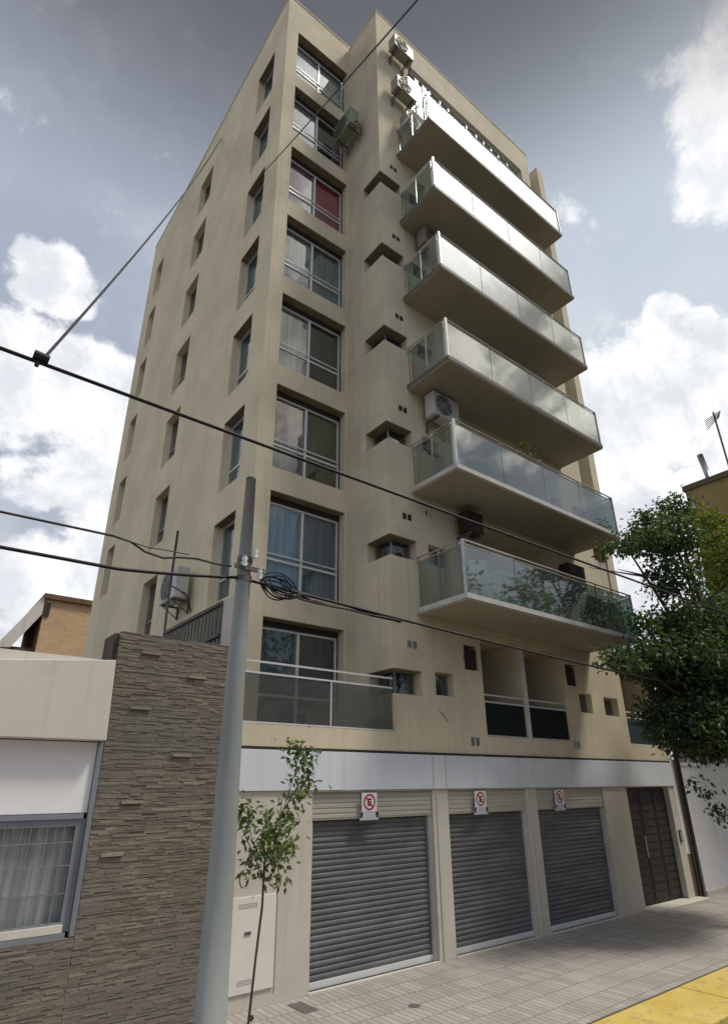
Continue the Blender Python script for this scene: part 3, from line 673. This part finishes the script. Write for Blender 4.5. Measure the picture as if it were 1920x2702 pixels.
# ------------------------------------------------------------------ things on the side passage
t = empty('corrugated_fence', (-.85,.55,4.5), 'dark corrugated sheet fence above the slate wall beside the tower', 'fence')
f = MB(); y = .53; i = 0
while y < 3.05:
    f.box(-.86+(.02 if i%2 else 0), -.845+(.02 if i%2 else 0), y, y+.07, 3.6, 5.33-.0*y); y += .074; i += 1
f.v = [(a+.85, b-.55, c-4.5) for a,b,c in f.v]; f.build('sheet', M['corrugated'], t)
f = MB(); f.box(-.03,.05,-.02,2.52,.84,.90); f.box(-.05,.0,-.02,2.52,.30,.36); f.build('rail', M['corrugated'], t)
f = MB(); f.tube([(-.85,3.12,4.6),(-.86,3.13,6.0),(-.84,3.13,7.55)], .026, 8); f.tube([(-.85,3.12,6.35),(-.55,3.3,6.33)], .014, 6)
tag(f.build('antenna_mast', M['iron'], smooth_=True), 'thin dark upright mast rising behind the slate wall, left of the street pole', 'mast')
f = MB(); f.tube([(-.80,3.0,5.05),(-.80,2.75,5.12),(-.80,2.6,5.02)], .05, 8); f.box(-.86,-.74,2.85,3.3,4.6,5.2)
tag(f.build('junction_box', M['iron']), 'small rusty junction box at the foot of the mast on the slate wall', 'junction box')

# ------------------------------------------------------------------ neighbour house on the left
NH = empty('neighbour_house', (-3.5,0,0), 'low house front clad in thin stacked slate with a cream fascia and barred window', 'house')
def nb(mb, name, m_, parent=None, **k):
    if parent is None:
        mb.v = [(a+3.5, b, c) for a,b,c in mb.v]; return mb.build(name, m_, NH, **k)
    mb.v = [(a+3.5, b, c) for a,b,c in mb.v]; return mb.build(name, m_, parent, **k)
s = MB(); rng = random.Random(3)
def stones(x0, x1, z0, z1):
    z = z0
    while z < z1-.005:
        hgt = min(rng.choice((.011,.014,.017,.022,.028)), z1-z); x = x0 - rng.uniform(0,.2)
        while x < x1:
            w = rng.uniform(.06,.30); a, b_ = max(x, x0), min(x+w, x1)
            if b_-a > .01:
                s.t = min(1, max(0, rng.gauss(.42,.24))); pr = rng.uniform(0,.011)
                
                s.box(a+.001, b_-.001, -pr, .08, z+.0012, z+hgt-.0012)
            x += w
        z += hgt
stones(-2.50, -.862, 0, 4.55); stones(-7.5, -2.501, 0, 1.07)
for bx0, bz0 in ((-2.2,4.28),(-1.52,4.02),(-1.62,2.98),(-2.25,3.55),(-2.2,2.42),(-2.35,1.85)):
    s.t = .95; s.box(bx0, bx0+.26, -.034, .05, bz0, bz0+.034)
nb(s, 'slate_wall', M['slate'], tone=True)
c = MB(); c.box(-2.56,-.864,.081,.55,0,4.53); c.box(-7.5,-2.561,.081,.5,0,1.06); c.box(-7.5,-2.57,.35,.5,1.061,4.2); nb(c, 'core_wall', mat('dark_mortar',(.07,.06,.05)))
f = MB()   # cream fascia, its upper edge dips a little to the left
z_l = 3.80
f.v += [(-7.5,-.14,3.14),(-2.52,-.14,3.14),(-2.55,-.14,4.13),(-7.5,-.14,z_l-.2),(-7.5,.2,3.14),(-2.52,.2,3.14),(-2.55,.2,4.13),(-7.5,.2,z_l-.2)]
f.f += [(0,1,2,3),(1,5,6,2),(4,7,6,5),(0,4,5,1),(3,2,6,7),(0,3,7,4)]
nb(f, 'fascia', M['fascia'], bevel=.01)
f = MB(); f.box(-7.5,-2.6,.205,.345,3.2,4.18); nb(f, 'parapet', M['fascia'])
f = MB(); f.box(-7.5,-2.562,.06,.16,2.33,3.13); nb(f, 'light_panel', M['panelwhite'], bevel=.006)
f = MB(); f.box(-2.56,-2.503,.0,.34,1.08,3.13); f.box(-7.5,-2.6,.02,.34,1.07,1.12); f.box(-7.5,-2.6,.03,.2,2.27,2.325); nb(f, 'reveal_frame', M['reveal'])
w = MB()
w.box(-7.5,-2.562,.06,.12,2.19,2.268); w.box(-7.5,-2.562,.06,.12,1.125,1.22); w.box(-2.66,-2.563,.06,.12,1.22,2.19); w.box(-4.2,-4.14,.06,.12,1.22,2.19)
wo = nb(w, 'window', M['reveal'])
p = MB(); p.box(-7.4,-2.66,.085,.095,1.22,2.19); nb(p, 'pane', M['pane_dark'], wo)
p = MB(); p.box(-7.4,-2.6,.20,.21,1.15,2.25); nb(p, 'curtain', CUR['silver'], wo)
p = MB()
for i in range(40): p.box(-6.2+i*.0875, -6.2+i*.0875+.008, .050, .058, 1.22, 2.19)
for z in (1.5,1.78,2.02): p.box(-6.2,-2.66,.041,.049,z,z+.012)
nb(p, 'grille', M['alu_grey'], wo)
f = MB(); f.box(-7.5,-2.64,.02,.058,1.125,1.20); nb(f, 'sill', M['fascia'])
# low roof volume behind the slate wall hidden from the street
f = MB(); f.box(-7.5,-.87,.56,9,3.3,4.0); nb(f, 'roof', M['asphalt'])

# brick house far behind, left
BH = empty('brick_house', (-1.4,13.5,0), 'orange brick house with a sloping white side roof, far behind the cream fascia', 'house')
def bh(mb, name, m_, **k): mb.v = [(a+1.4, b-13.5, c) for a,b,c in mb.v]; return mb.build(name, m_, BH, **k)
f = MB(); f.box(-1.42,4.0,13.6,17,0,8.55); bh(f, 'wall', M['brick_far'])
f = MB(); f.box(-1.5,4.1,13.48,17.1,8.551,8.72); bh(f, 'roof_edge', mat('brown_gutter',(.16,.085,.05),.8,.2))
f = MB()   # white gable strip descending to the left
f.v += [(-1.46,13.55,8.70),(-1.46,13.55,8.0),(-2.15,13.55,6.8),(-2.6,13.55,6.75),(-1.46,17,8.70),(-1.46,17,8.0),(-2.15,17,6.8),(-2.6,17,6.75)]
f.f += [(0,1,2,3),(4,7,6,5),(0,3,7,4),(1,5,6,2),(3,2,6,7),(0,4,5,1)]
bh(f, 'white_gable', M['fascia'])
f = MB(); f.box(-2.3,-1.46,13.9,17,0,6.9); bh(f, 'side_wall', M['room'])
f = MB(); f.box(-1.40,-1.25,13.55,13.6,7.95,8.42); fo = bh(f, 'window', M['dark'])

BH.location = (2.69, 40.25, -3.22); BH.scale = (2.24, 2.24, 2.24)
# ------------------------------------------------------------------ right-hand neighbours
RW = empty('white_house', (12.45,0,0), 'white painted street wall with a small railing on top, right of the brown door', 'house')
def rw(mb, name, m_, **k): mb.v = [(a-12.45, b, c) for a,b,c in mb.v]; return mb.build(name, m_, RW, **k)
f = MB(); f.box(12.46,19.9,.02,.25,0,3.05); f.box(12.461,19.9,.251,8,0,2.9); rw(f, 'wall', M['whitewall'])
f = MB(); f.box(12.44,19.9,-.01,.28,3.051,3.12)
x = 12.5
while x < 19.8: f.box(x, x+.05, .1, .15, 3.121, 3.62); x += .62
f.box(12.5,19.8,.1,.15,3.621,3.68); rw(f, 'railing', M['whitewall'])
f = MB(); f.box(12.5,19.8,.16,.18,3.13,3.6); rw(f, 'railing_mesh', mat('grey_mesh_sheet',(.24,.24,.23),.8,.25,8))
f = MB(); f.box(12.46,19.9,-.02,.018,0,.10); rw(f, 'plinth', M['basewall'])
f = MB(); f.tube([(12.20,-.06,.02),(12.17,-.06,3.4),(12.17,.0,6.2)], .055, 10)
tag(f.build('drain_pipe', M['blackpipe'], smooth_=True), 'black drain pipe between the apartment building and the white house', 'pipe')
f = MB(); f.box(11.87,12.12,.03,.3,.95,3.6); tag(f.build('sunlit_gap_strip', M['panelwhite'], bevel=.01), 'bright white strip of sunlit wall between the beige pillar and the black pipe', 'post')  # sunlit wall seen through the gap, its brightness put into the white
f = MB(); f.box(11.87,12.12,.031,.3,0,.94); f.box(12.27,12.45,.05,.3,0,3.2); tag(f.build('gap_wall', mat('brown_gap_wall',(.16,.12,.09))), 'low brown wall piece at the foot of the black drain pipe', 'wall')
OB = empty('olive_building', (22,0,0), 'tall olive brown building rising behind the trees at the right edge', 'building')
def ob(mb, name, m_, **k): mb.v = [(a-22, b, c) for a,b,c in mb.v]; return mb.build(name, m_, OB, **k)
f = MB(); f.box(22,34,-.35,1.75,0,15.1); f.box(29.5,34,1.751,4.0,0,15.1); ob(f, 'wall', M['olive'])
f = MB(); f.box(21.9,34.1,-.45,1.82,15.101,15.35); f.box(29.4,34.1,1.821,4.1,15.101,15.35); ob(f, 'coping', mat('dark_coping',(.12,.10,.07)))
f = MB(); f.tube([(22.3,.72,15.3),(22.3,.86,16.75)], .13, 10); ob(f, 'chimney_pipe', M['alu_grey'], smooth_=True)
f = MB()
f.tube([(27,1.2,15.3),(26.9,1.2,21.3)], .05, 6)
for i in range(6): f.tube([(26.4-.1*i,1.2-.5,20.9-i*.12),(27.2,1.2+.6,21.2-i*.12)], .025, 4)
tag(f.build('tv_antenna', M['iron']), 'spidery roof antenna at the far right edge against the sky', 'antenna')

# ------------------------------------------------------------------ pavement covers
f = MB(); f.v += [(.20,-.56,.004),(.42,-.54,.004),(.43,-.14,.004),(.24,-.14,.004)]; f.f += [(0,1,2,3)]
f = MB(); f.box(.21,.42,-.56,-.15,.001,.006); tag(f.build('meter_cover', M['iron'], bevel=.002), 'grey rectangular meter cover in the pavement by the leftmost shutter', 'cover')
f = MB(); f.tube([(1.45,-1.21,.001),(1.45,-1.21,.006)], .075, 16); tag(f.build('valve_cover', M['iron']), 'small round dark valve cover in the pavement before the garage shutters', 'cover')

# ------------------------------------------------------------------ street pole
PX, PY = -1.985, -2.48
t = empty('street_pole', (PX,PY,0), 'tapering grey green steel street pole in front of the slate wall', 'pole')
f = MB(); f.tube([(0,0,-.05),(0,0,2),(-.005,0,4),(0,0,5.93)], [.150,.120,.090,.056], 28); f.build('shaft', M['pole'], t, smooth_=True)
f = MB(); f.tube([(0,0,5.931),(0,0,5.955)], .060, 20); f.build('cap', M['iron'], t)
f = MB()
for z in (4.70,4.92): f.tube([(0,0,z-.03),(0,0,z+.03)], .086, 20)
f.box(-.16,.20,-.105,-.08,4.78,4.83); f.build('clamp', M['iron'], t)
for (dx,z) in ((.06,4.98),(-.06,4.86),(.13,4.75)):
    f = MB(); f.tube([(dx,-.12,z-.05),(dx,-.12,z-.02),(dx,-.12,z+.01),(dx,-.12,z+.04),(dx,-.12,z+.07)], [.02,.036,.022,.036,.016], 12); f.build('insulator', M['porcelain'], t, smooth_=True)

# ------------------------------------------------------------------ cables
def sag(a, b, s, n=24):
    a, b = Vector(a), Vector(b)
    return [a.lerp(b, i/n) - Vector((0,0,4*s*(i/n)*(1-i/n))) for i in range(n+1)]
f = MB(); f.tube(sag((-30,-3.3,6.2),(32,-3.3,6.3),.35,60), .017, 6)
f.tube([(-4.45,-3.3,5.96),(-4.33,-3.3,5.95)], .045, 8); f.tube([(-4.4,-3.3,5.95),(-4.41,-3.3,5.86)], .02, 6)
tag(f.build('overhead_cable', M['cable']), 'black overhead cable crossing the tower above the top of the street pole', 'cable')
f = MB(); f.tube(sag((-30,-2.4,5.6),(-3.37,-2.4,4.89),.3,30)+[Vector(p) for p in ((-3.2,-2.4,4.87),(-3.05,-2.4,4.80),(-2.86,-2.4,4.775),(-2.7,-2.4,4.82),(-2.5,-2.4,4.85),(-2.3,-2.4,4.84),(-2.1,-2.38,4.86))], .012, 6)
f.tube([(-3.3,-2.41,4.875),(-3.0,-2.41,4.845),(-2.9,-2.41,4.86),(-2.6,-2.41,4.87)], .006, 5)
tag(f.build('overhead_cable', M['cable_grey']), 'kinked thin cable reaching the street pole from the left, upper of the two', 'cable')
f = MB(); f.tube(sag((-30,-2.5,4.6),(-3.3,-2.5,4.53),.12,30)+sag((-3.2,-2.5,4.54),(-2.07,-2.5,4.70),.01,6)+sag((-1.72,-2.5,4.69),(30,-2.5,5.0),.42,60), .017, 6)
for j, (oy, oz) in enumerate(((.02,-.05),(-.02,-.09),(.01,.035))):
    pts = [(-1.70+i*.22, -2.5+oy+.015*math.sin(i*2+j), 4.685-.012*i+oz*min(1,i/2)*max(0,1-i/9) ) for i in range(10)]
    f.tube(pts, .013, 5)
tag(f.build('overhead_cable', M['cable']), 'thick black cable bundle leaving the pole clamp to the right across the facade', 'cable')
f = MB(); rng = random.Random(5)
for j in range(6):
    cx_, cz_ = -1.57+rng.uniform(-.03,.05), 4.69+rng.uniform(-.02,.02); rx_, rz_ = .17+rng.uniform(-.04,.06), .105+rng.uniform(-.03,.025)
    pts = [(cx_+rx_*math.cos(a)*1.1, -2.5+.02*j-.05+.02*math.sin(3*a), cz_+rz_*math.sin(a)-.18*rx_*math.cos(a)) for a in [i*2*math.pi/22 for i in range(23)]]
    f.tube(pts, .0085, 5, False)
f.tube([(-1.42,-2.5,4.58),(-1.25,-2.5,4.66),(-1.1,-2.5,4.60)], .02, 6)
tag(f.build('cable_coil', M['cable']), 'loose coil of black cable hanging just right of the street pole', 'cable coil')
f = MB(); f.tube(sag((-4.37,-3.3,5.96),(-.02,6.19,24.6),.36,30), .014, 6)
tag(f.build('service_cable', M['cable_grey']), 'thin cable rising from the street line to the roof edge of the side wall', 'cable')
f = MB(); f.tube(sag((-.02,2.53,18.43),(-2.1,-9.5,8.9),.05,24), .013, 6)
tag(f.build('service_cable', M['cable_grey']), 'thin cable running diagonally over the top bay windows towards the roof corner', 'cable')

# ------------------------------------------------------------------ plants
def leaf_quad(mb, p, s, rng, tone, droop=.3, long=1.5):
    d = Vector((rng.gauss(0,1), rng.gauss(0,1), rng.gauss(-droop,.7))).normalized()
    n = Vector((rng.gauss(0,.7), rng.gauss(0,.7), 1)).normalized(); a = d.cross(n)
    if a.length < .1: return
    a.normalize(); p = Vector(p); L_ = s*long*rng.uniform(.7,1.2); w = s*rng.uniform(.35,.55); mb.t = tone
    bend = n*(-.18*L_)
    mb.quad(p, p+d*L_*.45+a*w, p+d*L_+bend, p+d*L_*.45-a*w)
def crown(mb, blobs, n, size, seed, lo=.1, hi=.9, sub=9):
    """leaf clusters spread through uneven blobs; clusters keep one tone so light and dark clumps read"""
    rng = random.Random(seed); wts = [(b[3]*b[4]*b[5])**.78 for b in blobs]
    for i in range(n//sub):
        cx, cy, cz, rx, ry, rz = rng.choices(blobs, wts)[0]
        v = Vector((rng.gauss(0,1), rng.gauss(0,1), rng.gauss(0,1))).normalized()*(rng.random()**.42)
        c = Vector((cx+v.x*rx, cy+v.y*ry, cz+v.z*rz)); tone = rng.uniform(lo,hi)
        for j in range(sub):
            q = c+Vector((rng.gauss(0,1),rng.gauss(0,1),rng.gauss(0,1)))*size*1.25
            leaf_quad(mb, q, size*rng.uniform(.7,1.15), rng, min(1,max(0,tone+rng.gauss(0,.15))))
def tree(name, loc, h, blobs, n, size, seed, label, leafm, limbs, r0=.13, cat='tree', group=None, barkm=None, **kw):
    t = empty(name, loc, label, cat, group); L0 = Vector(loc)
    f = MB(); rng = random.Random(seed+1)
    top = limbs[0]
    f.tube([(0,0,-.05),(rng.uniform(-.06,.06),0,h*.5),(0,0,h)], [r0,r0*.8,r0*.62], 10)
    for p in limbs:
        p = Vector(p)-L0; mid = Vector((p.x*.45, p.y*.45, h+(p.z-h)*.6))
        f.tube([(0,0,h*.92), mid, p], [r0*.5, r0*.3, r0*.08], 6)
        for _ in range(4):
            q = mid.lerp(p, rng.random()); e = q+Vector((rng.gauss(0,.5),rng.gauss(0,.5),rng.uniform(.1,.6)))
            f.tube([q, e], [r0*.14, r0*.04], 5)
    f.build('trunk', barkm or M['bark'], t, smooth_=True)
    m_ = MB(); crown(m_, [(b[0]-L0.x,b[1]-L0.y,b[2]-L0.z,*b[3:]) for b in blobs], n, size, seed, **kw)
    m_.build('crown', leafm, t, tone=True)
    return t
TB = [(8.9,-2.4,3.95,1.5,1.3,.9),(9.2,-2.4,4.95,1.4,1.3,.85),(8.1,-2.4,5.0,.95,1.0,.55),(10.8,-2.4,6.1,1.1,1.2,1.0),(7.75,-2.5,3.7,.6,.8,.5),(8.9,-2.6,3.35,1.2,.9,.3),(7.15,-2.3,5.02,.7,.7,.28),
      (6.1,-2.3,4.8,.55,.4,.14),(8.2,-2.4,5.85,.6,.7,.35),(8.6,-2.4,6.9,.5,.6,.5),(9.0,-2.4,8.0,.7,.8,.6),(9.8,-2.4,9.05,.5,.5,.3),(7.85,-2.3,7.7,.65,.6,.3),(6.9,-2.3,7.35,.4,.4,.16),(7.1,-2.3,5.7,.3,.3,.2),
      (10.9,-2.4,5.0,1.3,1.2,1.4),(9.5,-2.4,5.9,.8,1,.5),(8.05,-2.4,2.52,.22,.2,.12),(8.6,-2.4,2.0,.18,.2,.14),(8.3,-2.3,8.35,.35,.4,.2)]
tree('street_tree', (9.9,-2.55,0), 2.9, TB, 54000, .074, 11, 'dense dark leafed street tree overhanging the right end of the balconies', M['leaf_dark'],
     [(8.0,-2.4,5.2),(8.7,-2.4,7.2),(9.2,-2.4,8.6),(9.9,-2.3,9.2),(11.0,-2.2,6.9),(6.4,-2.3,4.85),(7.0,-2.3,7.45)], .17)
TC = [(15.5,-1.2,9.4,1.6,1.3,1.3),(16.2,-1.3,7.4,1.7,1.3,1.6),(17.6,-1.5,9.6,1.6,1.3,1.3),(15.0,-1.1,10.6,.7,.7,.6),(17.0,-1.4,6.0,1.6,1.2,1.4)]
tree('street_tree', (17,-2.4,0), 4.5, TC, 14000, .11, 23, 'lighter olive green tree behind, against the olive brown building', M['leaf_olive'],
     [(15.4,-1.2,9.6),(16.4,-1.3,7.8),(17.8,-1.5,9.8),(15,-1.1,10.6)], .17)
# sapling with a tied stem
def sapling():
    t = empty('sapling', (-1.5,-2.1,0), 'thin young tree with sparse drooping leaves in front of the leftmost shutter', 'young tree')
    st = [(0,0,0),(.06,0,.4),(.09,0,.6),(.13,0,1.1),(.17,0,1.5),(.17,0,1.87),(.24,0,2.1),(.36,0,2.35),(.55,0,2.62),(.70,0,2.85)]
    f = MB(); f.tube(st, [.014,.013,.0125,.012,.012,.011,.010,.008,.006,.003], 7)
    rng = random.Random(9); m_ = MB()
    f.tube([(.16,0,1.75),(.05,0,1.95),(-.10,0,2.2),(-.22,0,2.33)], [.007,.006,.004,.002], 5)
    f.tube([(.17,0,1.87),(.02,.02,2.1),(-.06,.02,2.42)], [.006,.004,.002], 5)
    f.tube([(.24,0,2.1),(.38,.02,2.15),(.52,0,2.2)], [.005,.004,.002], 5)
    f.tube([(.36,0,2.35),(.5,0,2.75),(.55,0,2.98)], [.005,.004,.002], 5)
    f.tube([(.1,0,.6),(.13,0,.62)], .02, 6)
    f.build('trunk', M['stem'], t, smooth_=True)
    cl = [(.20,0,1.92,.13,.12,.16,150),(.30,0,2.10,.17,.12,.16,170),(.18,0,2.25,.13,.12,.12,90),(-.08,0,2.38,.10,.09,.09,75),(-.24,0,2.28,.09,.08,.07,38),(.44,0,2.28,.10,.1,.10,60),
          (.52,0,2.55,.12,.1,.14,85),(.62,0,2.82,.12,.1,.16,110),(.50,0,2.98,.12,.1,.10,75),(.72,0,2.62,.07,.07,.08,20),(.05,0,2.05,.08,.08,.10,30),(-.02,0,1.86,.05,.05,.10,22),(.45,0,1.95,.08,.08,.08,26),(.34,0,1.76,.09,.09,.08,28)]
    for cx,cy,cz,rx,ry,rz,n in cl:
        tn = rng.uniform(.15,.85)
        for _ in range(int(n*.85)):
            v = Vector((rng.gauss(0,.6),rng.gauss(0,.6),rng.gauss(0,.6)))*1.22
            leaf_quad(m_, (cx+v.x*rx, cy+v.y*ry, cz+v.z*rz), .050, rng, min(1,max(0,tn+rng.gauss(0,.22))), droop=.5, long=1.7)
    m_.build('crown', M['leaf_sapling'], t, tone=True)
    f = MB(); f.tube([(-.08,.02,1.80),(-.10,.0,1.74),(-.07,0,1.68),(-.02,0,1.70),(-.01,0,1.75)], .006, 5); f.build('tie', M['cable_grey'], t)
sapling()
# potted plants on the balconies
def potted(loc, pot_r, pot_h, blobs, n, size, label, leafm, stems, seed):
    t = empty('potted_plant', loc, label, 'plant'); rng = random.Random(seed)
    f = MB(); f.tube([(0,0,0),(0,0,pot_h*.9),(0,0,pot_h)], [pot_r*.7,pot_r,pot_r*1.08], 16); f.build('pot', M['terracotta'], t, smooth_=False)
    f = MB()
    for p in stems: f.tube([(0,0,pot_h),(p[0]*.3,p[1]*.3,pot_h+(p[2]-pot_h)*.6),p], [.014,.01,.004], 5)
    f.build('stem', M['stem'], t)
    m_ = MB(); crown(m_, blobs, n, size, seed, sub=5); m_.build('crown', leafm, t, tone=True)
potted((10.2,.12,8.452), .16, .28, [(0,0,.55,.38,.25,.32),(.2,-.05,.35,.25,.2,.2)], 700, .05, 'yellow green bushy pot plant on the cream parapet behind the lowest balcony', M['leaf_plant'], [(.1,0,.6),(-.15,0,.7)], 31)
potted((5.9,-.95,8.46), .15, .3, [(0,0,1.45,.45,.3,.22),(-.25,0,1.25,.2,.2,.12),(.3,0,1.2,.2,.2,.1)], 130, .06, 'thin leggy potted palm on the second lowest balcony', M['leaf_plant'], [(0,0,1.5),(-.3,0,1.4),(.3,.05,1.35),(.1,0,1.65),(-.1,.1,1.6)], 33)
potted((6.35,-.9,5.79), .17, .3, [(0,0,.6,.4,.3,.3)], 500, .05, 'leafy green pot plant behind the glass of the lowest balcony', M['leaf_dark'], [(.1,0,.6),(-.1,0,.65)], 35)
potted((7.9,-.9,5.79), .17, .3, [(0,0,.65,.5,.3,.35)], 700, .05, 'broad bushy pot plant at the right end of the lowest balcony', M['leaf_dark'], [(.1,0,.6),(-.1,0,.65)], 37)
potted((3.25,-1.1,16.46), .10, .2, [(0,0,.85,.20,.15,.14)], 160, .035, 'small pot plant on the corner of the second highest balcony', M['leaf_plant'], [(0,0,.9),(.05,0,.8)], 39)
# chair and table on the lowest balcony
def chair(loc, rz, label):
    t = empty('balcony_chair', loc, label, 'chair'); t.rotation_euler = (0,0,rz)
    f = MB(); f.box(-.22,.22,-.22,.22,.41,.44); f.build('seat', M['plastic_white'], t, bevel=.01)
    f = MB(); f.box(-.22,.22,.20,.23,.445,.88); f.build('backrest', M['plastic_white'], t, bevel=.01)
    for sx in (-1,1):
        for sy in (-1,1):
            f = MB(); f.tube([(sx*.20,sy*.20,.409),(sx*.23,sy*.23,0)], .016, 6); f.build('leg', M['plastic_white'], t)
chair((3.75,-.8,5.79), 2.6, 'white plastic chair behind the glass of the lowest balcony, nearer the corner'); 
t = empty('balcony_table', (4.55,-.75,5.79), 'white plastic table behind the glass of the lowest balcony', 'table')
f = MB(); f.box(-.4,.4,-.35,.35,.70,.74); f.build('tabletop', M['plastic_white'], t, bevel=.01)
for sx in (-1,1):
    for sy in (-1,1):
        f = MB(); f.tube([(sx*.34,sy*.29,.699),(sx*.36,sy*.31,0)], .02, 6); f.build('leg', M['plastic_white'], t)

# ------------------------------------------------------------------ far side of the street (seen only in the glass)
OH = empty('opposite_house', (14,-19,0), 'two storey house across the street, seen only as a reflection in the glass', 'house')
def oh(mb, name, m_, **k): mb.v = [(a-14, b+19, c) for a,b,c in mb.v]; return mb.build(name, m_, OH, **k)
f = MB(); wall(f, 'y', -15.6, 2, 26, 0, 7.2, [(4+i*5,5.6+i*5,4.3,5.7) for i in range(4)]+[(4+i*5,5.8+i*5,.9,2.4) for i in range(4)], .2, -1)
f.quad((2,-15.6,0),(2,-26,0),(2,-26,7.2),(2,-15.6,7.2)); f.quad((2,-15.6,7.2),(26,-15.6,7.2),(26,-26,7.2),(2,-26,7.2)); f.quad((26,-15.6,0),(26,-26,0),(26,-26,7.2),(26,-15.6,7.2))
oh(f, 'wall', M['fascia'])
for i in range(4):
    for z0, z1, w_ in ((4.3,5.7,1.6),(.9,2.4,1.8)):
        f = MB(); f.box(4+i*5,4+i*5+w_,-15.85,-15.8,z0,z1); oh(f, 'window', M['dark'])
for i, (x_, s_) in enumerate(((6,1.0),(13,1.15),(21,1.05),(29,1.2))):
    tree('street_tree', (x_,-12.9,0), 3.2, [(x_,-12.9,9.5*s_,2.8,2.2,3.0),(x_+1.6,-12.7,7.4*s_,2.0,1.6,2.0),(x_-1.5,-13,8*s_,1.8,1.6,2.2)], 4200, .24, 50+i,
         ['leafy tree across the street, leftmost and smallest of the reflected row','leafy tree across the street, second from the left of the reflected row','leafy tree across the street, third from the left of the reflected row','tallest leafy tree across the street, rightmost of the reflected row'][i], M['leaf_dark'], [(x_,-12.9,11),(x_+1.4,-12.7,8),(x_-1.3,-13,8.4)], .16, group='trees across the street')
